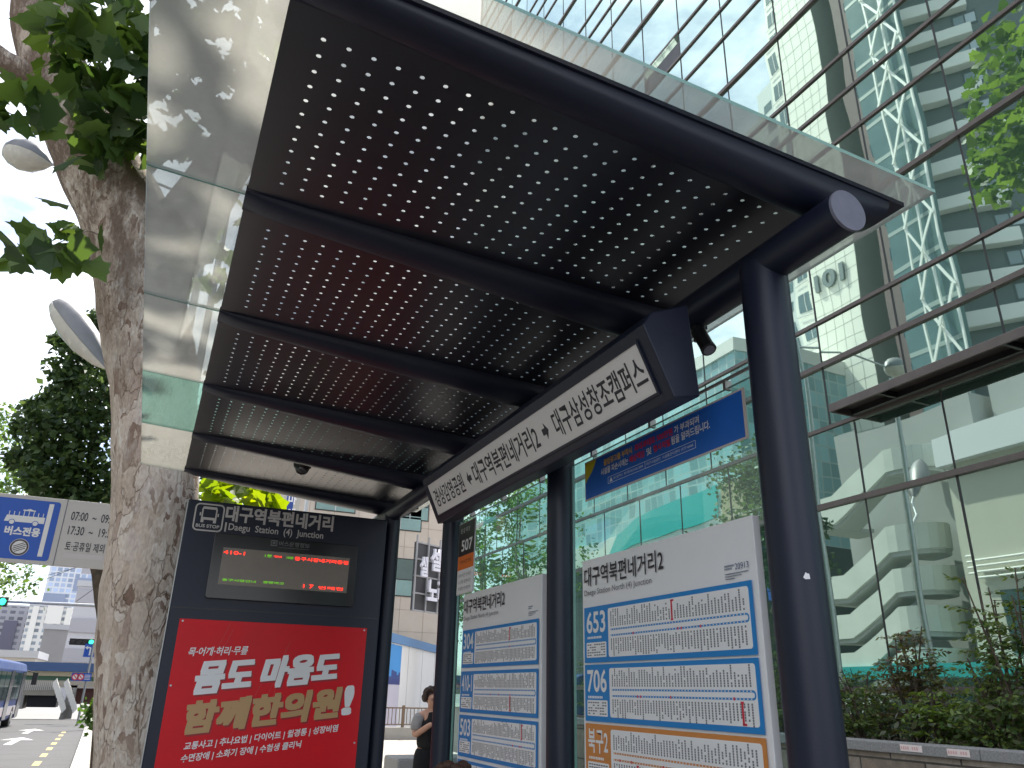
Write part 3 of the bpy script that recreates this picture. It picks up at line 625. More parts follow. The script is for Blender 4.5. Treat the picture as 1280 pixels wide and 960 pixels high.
# ------------------------------------------------------------------ glass office building behind the shelter
mull = mat('bronze_mullion', (.135, .115, .11), .42, .3, .5, .12, 5)
FX = 8.0; OY0, OY1, OH = -8.0, 21.85, 33.0
office = thing('office_building', (FX, 7, 0), 'tall office building with green reflective glass curtain wall behind the shelter', 'building')
mb = MB(); mb.box((FX + .06, OY0, 0), (FX + 18, OY1, OH)); mb.box((FX + .01, OY1, 0), (FX + .5, OY1 + .28, OH - 4)); mb.build('wall', mat('office_wall', (.42, .41, .40), .6, 0, .4, .08, .4), office)
zs_low = [1.10, 1.63, 3.91, 4.95]
zs_up = [4.95, 5.85, 6.50]
for n_ in range(8):
    zs_up += [7.95 + 3.93 * n_ + d for d in (0, 1.15, 1.85, 2.51)]
zs_up = [z for z in zs_up if z < OH]
ycol_low = [5.70 + 1.28 * k for k in range(-10, 13)]; ycol_up = [4.82 + 1.28 * k for k in range(-10, 14)]
def cols(c): return [OY0] + [y for y in c if OY0 + .2 < y < OY1 - .2] + [OY1]
rnd = random.Random(21); panes = []
for zs, yc in ((zs_low, cols(ycol_low)), (zs_up, cols(ycol_up))):
    for z0, z1 in zip(zs, zs[1:]):
        for y0, y1 in zip(yc, yc[1:]): panes.append((y0 + .012, y1 - .012, z0 + .03, z1 - .03))
opened = []
for (yo, zo) in ((10.6, 14.25), (19.2, 23.3)):
    opened.append(min(range(len(panes)), key=lambda i: abs((panes[i][0] + panes[i][1]) / 2 - yo) + abs((panes[i][2] + panes[i][3]) / 2 - zo)))
def pane_box(mb, p, tilt=(0, 0), swing=0):
    y0, y1, z0, z1 = p; c = Vector((FX, (y0 + y1) / 2, (z0 + z1) / 2)); n = Vector((-1, tilt[0], tilt[1])).normalized()
    uu = Vector((0, 0, 1)); uu = (uu - n * uu.dot(n)).normalized(); yy = uu.cross(n)
    if swing:
        top = c + uu * (z1 - z0) / 2; uu = (Matrix.Rotation(-R(swing), 3, 'Y') @ uu); n = yy.cross(uu) * -1; c = top - uu * (z1 - z0) / 2 + Vector((-.02, 0, 0))
    mb.obox(c, n * .006, yy * ((y1 - y0) / 2), uu * ((z1 - z0) / 2))
order = sorted(range(len(panes)), key=lambda i: (panes[i][0] - 3.5 < 0) * 50 + math.hypot(FX, (panes[i][0] + panes[i][1]) / 2 - 4, panes[i][3] - 3) if False else (60 if panes[i][1] < 3.4 else 0) + math.sqrt(64 + panes[i][0] ** 2 + (panes[i][2] - 1.5) ** 2))
near = set(order[:96])
far_mb = MB()
for i, p in enumerate(panes):
    tl = (rnd.gauss(0, .0022), rnd.gauss(0, .0022))
    if i in opened:
        mb = MB(); pane_box(mb, p, swing=16); o = mb.build('open_window', [curtain, black], office, label='awning window swung open')
        mb = MB(); mb.box((FX + .02, p[0], p[2]), (FX + .055, p[1], p[3])); mb.build('window_opening', black, o)
    elif i in near:
        mb = MB(); pane_box(mb, p, tl); mb.build('window_pane', curtain, office)
    else: pane_box(far_mb, p, tl)
o = far_mb.build('glazing', curtain, office); o['kind'] = 'stuff'
mb = MB()
for z in sorted(set(zs_low[1:] + zs_up)):
    h = .034 if z > 1.7 else .05
    big = z in (3.91, 5.85) or any(abs(z - (7.95 + 3.93 * n_)) < .01 for n_ in range(8))
    mb.box((FX - (.05 if big else .035), OY0, z - h * (1 if big else .75)), (FX + .03, OY1, z + h * (1 if big else .75)))
mb.build('transom', mull, office)
mb = MB()
for z0, z1, yc in ((1.1, 4.9, ycol_low), (5.0, OH, ycol_up)):
    for y in yc:
        if OY0 < y < OY1: mb.box((FX - .012, y - .012, z0), (FX + .028, y + .012, z1))
mb.build('mullion', mat('black_joint', (.022, .025, .025), .5), office)
cy0, cy1, cxo = -7.9, 6.95, 7.54
mb = MB(); mb.box((cxo, cy0, 4.95), (cxo + .03, cy1, 5.06)); mb.box((cxo + .03, cy1 - .03, 4.95), (FX - .05, cy1, 5.06)); mb.box((cxo + .03, cy0, 5.03), (FX - .05, cy1 - .03, 5.056)); mb.build('canopy', mull, office, bevel=.006)
mb = MB()
for k in range(9): mb.box((cxo + .035, 6.2 - k * 1.6 - .02, 4.955), (FX - .06, 6.2 - k * 1.6 + .02, 5.028))
mb.box((FX - .14, cy0, 4.95), (FX - .06, cy1 - .06, 5.02)); mb.build('canopy_bracket', black, office)

# raised stone planter along its foot
planter = thing('stone_planter', (5.6, 7, 0), 'long raised granite planter along the foot of the glass building', 'planter')
def stone_wall():
    m = bpy.data.materials.new('rough_stone_blocks'); m.use_nodes = True; t = m.node_tree; b = t.nodes['Principled BSDF']; n = t.nodes.new; l = t.links.new
    c = n('ShaderNodeTexCoord'); cb = n('ShaderNodeCombineXYZ'); sp_ = n('ShaderNodeSeparateXYZ'); l(c.outputs['Object'], sp_.inputs[0]); l(sp_.outputs[1], cb.inputs[0]); l(sp_.outputs[2], cb.inputs[1])
    br = n('ShaderNodeTexBrick'); br.inputs['Scale'].default_value = 1; br.inputs['Brick Width'].default_value = .62; br.inputs['Row Height'].default_value = .36; br.inputs['Mortar Size'].default_value = .008
    br.inputs['Color1'].default_value = (.20, .165, .13, 1); br.inputs['Color2'].default_value = (.30, .26, .22, 1); br.inputs['Mortar'].default_value = (.06, .055, .05, 1); l(cb.outputs[0], br.inputs[0])
    ns = n('ShaderNodeTexNoise'); ns.inputs['Scale'].default_value = 9; ns.inputs['Detail'].default_value = 9; ns.inputs['Roughness'].default_value = .7; l(c.outputs['Object'], ns.inputs[0])
    mm = n('ShaderNodeMix'); mm.data_type = 'RGBA'; mm.blend_type = 'OVERLAY'; mm.inputs[0].default_value = .8; l(br.outputs[0], mm.inputs[6]); l(ns.outputs[0], mm.inputs[7]); l(mm.outputs[2], b.inputs['Base Color'])
    b.inputs['Roughness'].default_value = .85; bp = n('ShaderNodeBump'); bp.inputs['Strength'].default_value = .5; bp.inputs['Distance'].default_value = .03; l(ns.outputs[0], bp.inputs['Height']); l(bp.outputs[0], b.inputs['Normal']); return m
mb = MB(); mb.box((5.53, -8, -.05), (5.72, 13.2, 1.125)); mb.box((5.72, 12.99, -.05), (7.96, 13.2, 1.125)); mb.build('wall', stone_wall(), planter)
for k in range(17):
    mb = MB(); y0 = -8.24 + k * 1.24; mb.box((5.50, y0 + .003, 1.128), (5.75, y0 + 1.237, 1.205)); mb.build('coping', granite, planter, bevel=.006)
mb = MB(); mb.box((5.75, -8, .9), (7.97, 13.2, 1.14)); mb.build('soil', mat('soil', (.055, .04, .03), .95, 0, .1, .5, 14, .8, 30), planter)
pink = mat('pink_label', (.78, .68, .67), .5); pinkink = mat('pink_ink', (.66, .40, .40), .5)
for (ya, yb_, za, zb_, lab) in ((4.627, 4.825, 1.150, 1.198, 'pinkish white label stuck on the planter coping, nearer the pole'), (4.232, 4.414, 1.145, 1.193, 'pinkish white label stuck on the planter coping, nearer the frame edge')):
    f = Face((5.497, yb_, za), (0, -1, 0), (0, 0, 1)); mb = MB(); f.rect(mb, 0, 0, yb_ - ya, zb_ - za, .0, .002); o = mb.build('sticker', [pink], None); tag(o, lab, 'label', 'labels on the planter coping')
    mb = MB(); rr_ = random.Random(int(ya * 100))
    for k in range(8):
        if k in (4,): continue
        mb.box((5.4935, yb_ - .02 - k * .02, za + .012 + rr_.uniform(0, .003)), (5.4949, yb_ - .008 - k * .02, za + .034)); 
    mb.build('print', pinkink, o)
o = MB().box((5.4945, 5.60, 1.155), (5.499, 5.66, 1.19)).build('sticker', white); tag(o, 'small plain white tag on the coping, left of the pole', 'label', 'labels on the planter coping')

# ------------------------------------------------------------------ vegetation
LEAF5 = [(0, 0), (.13, .05), (.44, -.04), (.41, .20), (.60, .36), (.40, .52), (.36, .66), (.20, .72), (0, 1.0), (-.20, .72), (-.36, .66), (-.40, .52), (-.60, .36), (-.41, .20), (-.44, -.04), (-.13, .05)]
LEAF1 = [(0, 0), (.20, .30), (.22, .58), (0, 1.0), (-.22, .58), (-.20, .30)]
LEAF0 = [(0, 0), (.36, .4), (0, 1), (-.36, .4)]
def leaf(mb, p, size, rnd, shape=LEAF5, up=.6, droop=.25, dirv=None, mi=0):
    n = Vector((rnd.gauss(0, 1), rnd.gauss(0, 1), rnd.gauss(0, 1))).normalized() * (1 - up) + Vector((0, 0, up)); n.normalize()
    d = dirv if dirv is not None else Vector((rnd.gauss(0, 1), rnd.gauss(0, 1), rnd.gauss(-.3, .6)))
    d = (d - n * d.dot(n)); d = d.normalized() if d.length > 1e-4 else Vector((1, 0, 0)); s = d.cross(n)
    cv = rnd.uniform(.05, droop)
    mb.add([p + s * (a * size) + d * (b * size) - n * (size * cv * (abs(a) * 1.2 + b * b)) for a, b in shape], [tuple(range(len(shape)))], mi)
def cluster(mb, c, r, cnt, size, rnd, **k):
    c = Vector(c); r = r if isinstance(r, tuple) else (r, r, r)
    for _ in range(cnt):
        v = Vector((rnd.gauss(0, .45), rnd.gauss(0, .45), rnd.gauss(0, .45))); p = c + Vector((v.x * r[0], v.y * r[1], v.z * r[2]))
        leaf(mb, p, size * rnd.uniform(.6, 1.15), rnd, **k)
def rough_tube(mb, pts, rad, seg, sub, amp, sd, mi=0):
    P, Q = [], []
    for i in range(len(pts) - 1):
        p0, p1, p2, p3 = (Vector(pts[max(0, min(len(pts) - 1, i + d))]) for d in (-1, 0, 1, 2))
        for k in range(sub):
            t = k / sub; P.append(.5 * ((2 * p1) + (p2 - p0) * t + (2 * p0 - 5 * p1 + 4 * p2 - p3) * t * t + (3 * p1 - p0 - 3 * p2 + p3) * t ** 3)); Q.append(rad[i] * (1 - t) + rad[i + 1] * t)
    P.append(Vector(pts[-1])); Q.append(rad[-1]); n0 = len(mb.v); mb.tube(P, Q, seg, True, mi)
    for i in range(len(P)):
        for k in range(seg):
            j = n0 + i * seg + k; v = Vector(mb.v[j]); d = v - P[i]
            f = 1 + amp * noise.noise(v * 1.7 + Vector((sd, 0, 0))) + amp * .45 * noise.noise(v * 6) + amp * .25 * noise.noise(v * 17); mb.v[j] = tuple(P[i] + d * f)

# the big plane tree at the kerb
rnd = random.Random(5)
t1 = thing('plane_tree', (.2, 6, 0), 'big plane tree with flaking pale bark leaning out beside the shelter', 'tree', 'street trees')
mb = MB()
rough_tube(mb, [(.26, 6, -.3), (.205, 6, 0), (.140, 6, 1.0), (.0, 6, 1.77), (-.085, 6, 2.6), (-.20, 6, 3.29), (-.385, 6, 4.0), (-.70, 6, 4.9), (-1.00, 6, 5.35), (-1.50, 6, 6.2), (-1.72, 6, 7.0), (-2.05, 6.2, 8.5), (-2.3, 6.6, 10.5), (-2.2, 7.0, 12.5)],
           [.40, .325, .30, .292, .288, .292, .31, .33, .30, .245, .225, .19, .13, .06], 56, 9, .075, 0)
rough_tube(mb, [(-.45, 6.02, 4.0), (-.34, 6.0, 4.7), (-.10, 5.95, 5.5), (.15, 5.9, 6.6), (.25, 6.0, 8.2), (.5, 6.5, 10.0), (.6, 7.2, 12.5)], [.24, .25, .22, .19, .16, .12, .05], 32, 7, .07, 5)
rough_tube(mb, [(-1.35, 6, 5.95), (-1.75, 5.9, 5.95), (-2.3, 5.8, 6.3)], [.13, .09, .05], 16, 5, .1, 3)
mb.build('trunk', bark, t1, smooth=180)
mb = MB()
for a, b, r_ in (((.3, 6.1, 9.2), (2.2, 7.0, 11.5), .06), ((-2.2, 6.5, 9.5), (-3.5, 7, 11), .06), ((.2, 6, 8), (-.4, 8.4, 11), .06), ((-.2, 5.9, 5.6), (-.9, 5.3, 5.9), .022), ((-.7, 5.85, 4.6), (-1.05, 5.4, 4.2), .008), ((.1, 5.9, 6.2), (.3, 5.0, 6.3), .02), ((.12, 6.2, 2.3), (.75, 7.3, 2.95), .018)):
    a, b = Vector(a), Vector(b); mid = (a + b) / 2 + Vector((0, 0, .12)); mb = MB(); mb.tube([a, mid, b], [r_, r_ * .7, r_ * .3], 8); mb.build('branch', bark, t1, smooth=True)
mb = MB()
for px_, py_, y, r_, c_ in ((128, 28, 5.3, .42, 50), (165, 95, 5.4, .40, 55), (90, 40, 5.2, .22, 14), (160, 165, 5.5, .26, 34), (110, 175, 5.4, .20, 16), (60, 62, 5.2, .14, 6), (140, 130, 5.3, .30, 26), (112, 90, 5.25, .22, 12),
                            (32, 130, 5.0, .26, 14), (15, 152, 5.0, .22, 9), (55, 128, 5.1, .16, 5), (72, 312, 5.2, .20, 9), (48, 300, 5.2, .18, 6), (8, 298, 5.0, .12, 3), (98, 290, 5.4, .14, 5), (108, 318, 5.3, .06, 2), (3, 330, 4.8, .05, 2),
                            (230, 40, 5.2, .55, 60), (270, 90, 5.4, .55, 50), (215, 120, 5.5, .5, 45), (300, 40, 5.0, .5, 35), (240, 165, 5.6, .35, 22), (265, 235, 5.7, .4, 34), (250, 320, 5.9, .35, 22)):
    cluster(mb, aty(px_, py_, y), r_, c_, .205, rnd, up=.45)
for c_, r_, n_ in (((-.4, 7.6, 12.4), (1.0, .8, 1.6), 230), ((-2.4, 7.4, 12), (1.5, 1.5, 1.6), 330), ((1.6, 7.0, 12.0), (1.7, 1.6, 1.3), 330), ((0, 6.2, 10.2), (1.5, 1.5, 1.0), 200), ((2.4, 8.3, 13), (1.5, 1.5, 1.3), 260), ((.4, 7.5, 14.6), (2.0, 1.6, 1.0), 300), ((3.4, 9.2, 11.8), (1.2, 1.2, .8), 130), ((.6, 8.6, 12.8), (1.2, .7, 1.0), 120)):
    cluster(mb, c_, r_, n_, .26, rnd, up=.5)
def reflected(p):
    q = ROT.transposed() @ (Vector((16 - p[0], p[1], p[2])) - CAM); return 640 + F_PX * q.x / q.y, 480 - F_PX * q.z / q.y
keep = MB(); L5 = len(LEAF5)
for k in range(0, len(mb.v), L5):
    u_, v_ = reflected(mb.v[k])
    if mb.v[k][2] > 8.5 and ((u_ < 1212 and v_ > -40) or (u_ < 1300 and v_ > 345)): continue
    keep.add(mb.v[k:k + L5], [tuple(range(L5))])
keep.build('crown', leafm, t1)
mb = MB()
for px_, py_, y, r_, c_ in ((285, 612, 7.2, .22, 26), (325, 618, 7.3, .20, 22), (345, 624, 7.4, .12, 8), (262, 612, 7.1, .12, 8)):
    cluster(mb, aty(px_, py_, y), r_, c_, .20, rnd, up=.35)
mb.build('low_sprig', leafbright, t1, label='sunlit yellow-green low leaves')

# second street tree and the bush at its foot, farther along the kerb
t2 = thing('street_tree', (-.25, 19, zg(19)), 'dark dense street tree farther along the kerb behind the trunk', 'tree', 'street trees')
mb = MB()
b0 = aty(140, 900, 19); rough_tube(mb, [(b0.x, 19, -.3), tuple(aty(134, 800, 19)), tuple(aty(128, 745, 19)), tuple(aty(121, 703, 19)), tuple(aty(110, 670, 19)), tuple(aty(110, 600, 19)), tuple(aty(128, 480, 19))], [.20, .17, .165, .14, .11, .09, .04], 20, 6, .12, 8)
rough_tube(mb, [tuple(aty(128, 750, 19)), tuple(aty(133, 712, 19)), tuple(aty(141, 680, 19)), tuple(aty(160, 600, 19))], [.12, .10, .09, .05], 14, 5, .12, 2)
mb.build('trunk', darkbark, t2, smooth=True)
mb = MB(); rnd = random.Random(9)
blobs = [(130, 400, .35), (122, 425, .5), (95, 440, .45), (110, 460, .6), (80, 470, .4), (95, 490, .6), (130, 480, .7), (62, 500, .35), (85, 515, .6), (120, 525, .7), (45, 525, .32), (25, 535, .22), (65, 545, .55), (100, 555, .7), (20, 572, .3), (45, 575, .45), (75, 585, .6), (110, 590, .7), (60, 608, .45), (95, 618, .6), (130, 620, .6), (45, 600, .35), (150, 440, .8), (165, 500, .9), (170, 560, .9), (170, 620, .8), (200, 480, .9), (215, 560, 1.0), (220, 620, .8), (75, 425, .18), (40, 508, .15), (80, 632, .3), (115, 634, .4)]
for px_, py_, r_ in blobs: cluster(mb, aty(px_, py_, 19 + rnd.uniform(-.8, .8)), r_ * 1.0, int(560 * max(r_, .3)), .19, rnd, shape=LEAF0, up=.4)
mb.build('crown', leafdark, t2)
bs = thing('bush', aty(122, 905, 20), 'small bright green bush at the kerb past the big trunk', 'bush'); mb = MB()
for px_, py_, r_ in ((113, 890, .22), (120, 885, .3), (116, 900, .22), (126, 893, .3)): cluster(mb, aty(px_, py_, 20), r_, 60, .14, rnd, shape=LEAF0, up=.4)
mb.build('leaves', leaf_mat('bush_leaf', (.03, .09, .012), (.07, .15, .02), .3), bs)
mb = MB()
for k in range(5): mb.tube([tuple(bs.location - Vector((0, 0, .3))), tuple(bs.location + Vector((rnd.uniform(-.2, .2), rnd.uniform(-.2, .2), .4)))], [.015, .006], 6)
mb.build('stem', darkbark, bs)

# nandina shrubs in the planter
def shrub(x, y, h, wd, label, seed, m=shrubm, dens=1.0, tall=False):
    rnd = random.Random(seed); t = thing('nandina_shrub', (x, y, 1.14), label, 'shrub', 'shrubs in the stone planter')
    st = MB(); lf = MB()
    for s in range(7 if not tall else 9):
        a = rnd.uniform(0, 6.28); top = Vector((x + math.cos(a) * wd * rnd.uniform(.1, .6), y + math.sin(a) * wd * rnd.uniform(.1, .7), 1.14 + h * rnd.uniform(.5, 1)))
        b = Vector((x + rnd.uniform(-.1, .1), y + rnd.uniform(-.1, .1), 1.12)); mid = (b + top) / 2 + Vector((rnd.uniform(-.05, .05), rnd.uniform(-.05, .05), .1)); st.tube([b, mid, top], [.011, .009, .005], 6)
        for q in range(int(9 * dens)):
            f = .15 + .85 * rnd.random() ** (1.0 if tall else 1.5); p = (b.lerp(mid, f * 2) if f < .5 else mid.lerp(top, f * 2 - 1)); a2 = rnd.uniform(0, 6.28); el = rnd.uniform(-.15, .5)
            d = Vector((math.cos(a2), math.sin(a2), el)); ln = rnd.uniform(.16, .34) * (1.15 - .5 * f); tip = p + d * ln - Vector((0, 0, .03)); st.tube([p, p + d * ln * .6, tip], [.003, .002, .001], 4)
            for k in range(13):
                g = .25 + .75 * k / 12; side = d.cross(Vector((0, 0, 1))).normalized() * (1 if k % 2 else -1)
                dv = (d * .6 + side * rnd.uniform(.5, 1.1) + Vector((0, 0, rnd.uniform(-.35, .1)))).normalized()
                leaf(lf, p + d * ln * g + side * rnd.uniform(.0, .05) - Vector((0, 0, .02 * g)), rnd.uniform(.036, .064), rnd, shape=LEAF1, up=.55, dirv=dv)
    st.build('stem', darkbark, t); lf.build('foliage', m, t); return t
spots = [(6.3, 4.35, 1.5, .44, 'tallest feathery shrub reaching up the glass near the frame edge', 1.2, shrubm), (6.4, 5.35, 1.0, .36, 'mid-height feathery shrub with reddish tips beside the pole', 1.1, shrubred), (6.2, 5.05, .5, .34, 'low shrub with bright leaf spray in front of the middle of the planter', 1.1, leaf_mat('light_shrub_leaf', (.06, .12, .02), (.13, .2, .035), .35)),
         (6.5, 4.75, .85, .36, 'yellowish feathery shrub between the two taller ones', .9, shrubm), (6.15, 5.85, .66, .36, 'dark shrub just right of the pole at the coping', 1.1, shrubm), (6.15, 4.5, .5, .36, 'low dark shrub under the tallest one', 1.2, shrubm), (6.4, 3.85, 1.25, .42, 'dark shrub at the frame edge beyond the tallest one', 1.2, shrubm),
         (6.1, 6.7, .98, .36, 'dark green shrub left of the pole, beside the route board', 1.2, shrubm), (6.6, 7.4, .95, .4, 'shrub behind the glass and the nearer route board', 1, shrubm), (6.8, 6.2, .6, .4, 'shrub against the glass behind the pole', 1, shrubm), (6.9, 5.0, .5, .4, 'shrub against the glass behind the low bright one', 1.1, shrubm), (6.9, 4.1, .6, .4, 'shrub against the glass behind the tallest one', 1, shrubm),
         (6.4, 9.0, 1.0, .4, 'shrub behind the middle post of the shelter', 1, shrubm), (6.4, 11.0, 1.0, .4, 'shrub behind the farther route board', 1, shrubm)]
for i, (x, y, h, wd, lab, dn, m) in enumerate(spots): shrub(x, y, h, wd, lab, 40 + i, m, dn * 1.3, i in (0, 1, 6))
mb = MB(); rnd = random.Random(77)
for _ in range(1700):
    leaf(mb, Vector((rnd.uniform(5.8, 7.7), rnd.uniform(2.5, 9), 1.15 + rnd.random() ** 2 * .38)), rnd.uniform(.05, .09), rnd, shape=LEAF1, up=.5)
o = mb.build('ground_cover', leaf_mat('cover_leaf', (.018, .03, .012), (.06, .07, .025), .15)); tag(o, 'low dark leafy ground cover and dry leaves under the planter shrubs', 'ground cover', kind='stuff')

# ------------------------------------------------------------------ street lamp, bus-lane sign
def lamp_head(t, a, b, wdt):
    a, b = Vector(a), Vector(b); d = (b - a); L = d.length; d.normalize(); s = d.cross(Vector((0, 0, 1))).normalized(); u = s.cross(d)
    prof = [(0, .10, .10), (.12, .45, .5), (.35, .9, .9), (.6, 1, 1), (.82, .8, .8), (.95, .45, .5), (1, .1, .15)]
    mb = MB(); lens = MB(); sg = 14
    for M_, sgn, dep in ((mb, 1, .55), (lens, -1, .5)):
        vs = []; 
        for f, w_, h_ in prof:
            for k in range(sg // 2 + 1):
                an = math.pi * k / (sg // 2); vs.append(a + d * (L * f) + s * (wdt * .5 * w_ * math.cos(an)) + u * (sgn * wdt * dep * h_ * math.sin(an) + sgn * .002))
        q = sg // 2 + 1; M_.add(vs, [(i * q + k, i * q + k + 1, (i + 1) * q + k + 1, (i + 1) * q + k) for i in range(len(prof) - 1) for k in range(q - 1)])
    mb.build('lamp_housing', mat('lamp_grey', (.20, .20, .21), .45, .3, .5, .1, 6), t, smooth=True); lens.build('lamp_lens', mat('lamp_glass', (.62, .58, .52), .25, 0, .5, .1, 5), t, smooth=True)
lamp = thing('street_lamp', (-.33, 12.9, zg(12.9)), 'grey street lamp whose curved arm reaches over the road below the branch', 'street lamp', 'street lamps')
lb_, lt_ = aty(130, 457, 13.6), aty(67, 377, 14.2)
mb = MB(); mb.tube([(-.22, 12.9, -.1), (-.22, 12.9, 4), (-.22, 12.9, 9.2)], [.085, .075, .055], 16); mb.build('pole', steel, lamp, smooth=True)
mb = MB(); mb.tube([(-.22, 12.9, 5.35), (-.75, 13.1, 5.75), (-1.05, 13.4, 6.15), tuple(lb_)], [.035, .032, .03, .028], 10); mb.build('arm', steel, lamp, smooth=True)
lamp_head(lamp, lb_ + (lb_ - lt_) * .04, lt_, .52)
lamp2 = thing('street_lamp', (.2, 15.5, zg(15.5)), 'grey street lamp head poking out behind the top of the leaning trunk', 'street lamp', 'street lamps')
la, lb2 = aty(62, 205, 15.5), aty(4, 186, 15.6)
mb = MB(); mb.tube([(.05, 15.5, -.2), (.05, 15.5, 5), (.05, 15.5, 11.2)], [.09, .08, .06], 14); mb.build('pole', steel, lamp2, smooth=True)
mb = MB(); mb.tube([(.05, 15.5, 11.0), (-1.6, 15.5, 11.3), tuple(la)], [.035, .03, .03], 10); mb.build('arm', steel, lamp2, smooth=True)
lamp_head(lamp2, la + (la - lb2) * .05, lb2, .62)

SYN = 9.0; KS = SYN / 13
bsn = thing('bus_lane_sign', (-.55, SYN, zg(SYN)), 'blue and white bus lane sign with hours hung over the road behind the trunk', 'traffic sign')
FG = Face((0, SYN, 0), (1, 0, 0), (0, 0, 1))
def g(px_, py_): p = aty(px_, py_, SYN); return p.x, p.z
x1, _ = g(138, 670); xm, _ = g(76, 665); x0 = xm - 1.42 * KS; zt, zb = g(60, 622)[1], g(50, 706)[1]; x1 = xm + .98 * KS
mb = MB(); FG.rect(mb, x0, zb, x1, zt, -.03, 0); mb.build('panel', mat('sign_grey', (.52, .49, .46), .5, 0, .4, .04, 4), bsn, bevel=.006)
mb = MB(); FG.rect(mb, xm - .004, zb, xm + .004, zt, 0, .002); mb.build('panel_joint', greyink, bsn)
mb = MB(); bx1 = xm - .075 * KS; bx0 = bx1 - 1.22 * KS; bz0, bz1 = zb + .055 * KS, zt - .055 * KS; FG.rect(mb, bx0, bz0, bx1, bz1, 0, .002, r=.03); mb.build('blue_field', signblue, bsn)
H_ = bz1 - bz0; wsg = mat('sign_symbol', (.74, .72, .70), .5)
lx0, lx1 = g(64, 650)[0], g(70, 650)[0]
lx0 -= .045; lx1 -= .045
mb = MB(); FG.rect(mb, lx0, bz0 + .04, lx1, bz1 - .025, .002, .004); mb.build('lane_bar', wsg, bsn)
bl_, br_ = g(5, 650)[0], g(56, 650)[0]
mb = MB(); FG.rect(mb, bl_ - .16, bz0 + .04, bl_ - .105, bz1 - .025, .002, .004); mb.build('lane_bar', wsg, bsn)
u = (br_ - bl_) / 51; zz = lambda v: g(30, v)[1]
mb = MB(); FG.poly(mb, [(bl_, zz(653)), (br_, zz(653)), (br_, zz(645)), (bl_ + 2 * u, zz(645))], .002, .004)
for k in range(8): FG.rect(mb, bl_ + (4 + k * 6.2) * u, zz(645), bl_ + (5 + k * 6.2) * u, zz(638.5 if k in (3, 4, 5) else 640), .002, .004)
FG.rect(mb, bl_ + 21 * u, zz(638.5), bl_ + 37 * u, zz(637), .002, .004)
FG.poly(mb, [(bl_ + 25 * u, zz(637)), (bl_ + 34 * u, zz(637)), (bl_ + 29.5 * u, zz(635.5))], .002, .004); mb.build('bus_symbol', wsg, bsn)
for q in (10, 40):
    mb = MB(); FG.ring(mb, bl_ + q * u, zz(653.5), .0005, 3.2 * u, .0045, .006); wl = mb.build('wheel_symbol', wsg, bsn); mb = MB(); FG.ring(mb, bl_ + q * u, zz(653.5), 3.2 * u, 4.1 * u, .004, .0055); mb.build('wheel_outline', signblue, wl)
tl0, tl1 = g(5, 666)[0], g(50, 666)[0]
FG.text('lettering', '버스전용', tl0, zz(670), tl1, zz(659), wsg, bsn, bold=.02, fat=.002, lift=.004)
dcx, dcz = g(24, 684); mb = MB(); FG.ring(mb, dcx, dcz, .0005, 12.2 * u, .002, .004); dk = mb.build('disc', wsg, bsn)
mb = MB(); FG.ring(mb, dcx, dcz, 9.2 * u, 11.6 * u, .004, .0055)
for k in (-1.5, -.5, .5, 1.5):
    o_ = Vector((.35, -.9)).normalized() * k * 2.6 * u; d_ = Vector((.9, .42)).normalized(); hl = u * (8.4 if abs(k) < 1 else 7); p_ = Vector((dcx, dcz)) + o_; nn = Vector((-d_.y, d_.x)) * .55 * u
    FG.poly(mb, [tuple(p_ - d_ * hl - nn), tuple(p_ + d_ * hl - nn), tuple(p_ + d_ * hl + nn), tuple(p_ - d_ * hl + nn)], .004, .0055)
mb.build('end_symbol', mat('symbol_brown', (.06, .045, .04), .5), dk)
for s_, pa, pb, va, vb in (('07:00  ~  09:00', 88, 147, 650, 639), ('17:30  ~  19:30', 84, 143, 668, 657), ('토·공휴일 제외', 80, 130, 688, 676)):
    a0_, b0_ = g(pa, va); a1_ = g(pb, va)[0]; FG.text('lettering', s_, a0_, b0_, a1_, g(pa, vb)[1], ink, bsn, bold=.008, lift=.003)
mb = MB(); FG.rect(mb, g(79, 695)[0], g(79, 697)[1], g(128, 695)[0], g(79, 691)[1], 0, .0012); mb.build('faded_patch', mat('faded_tape', (.56, .52, .50), .6), bsn)
mb = MB(); mb.tube([(-.02, SYN + .12, -.2), (-.02, SYN + .12, zt + .2)], .07, 14); mb.build('pole', steel, bsn, smooth=True)
mb = MB(); mb.tube([(-.02, SYN + .07, zt - .2), (x0 + .1, SYN + .07, zt - .2)], .03, 10); mb.tube([(-.02, SYN + .07, zb + .2), (x0 + .1, SYN + .07, zb + .2)], .03, 10); mb.build('arm', steel, bsn, smooth=True)

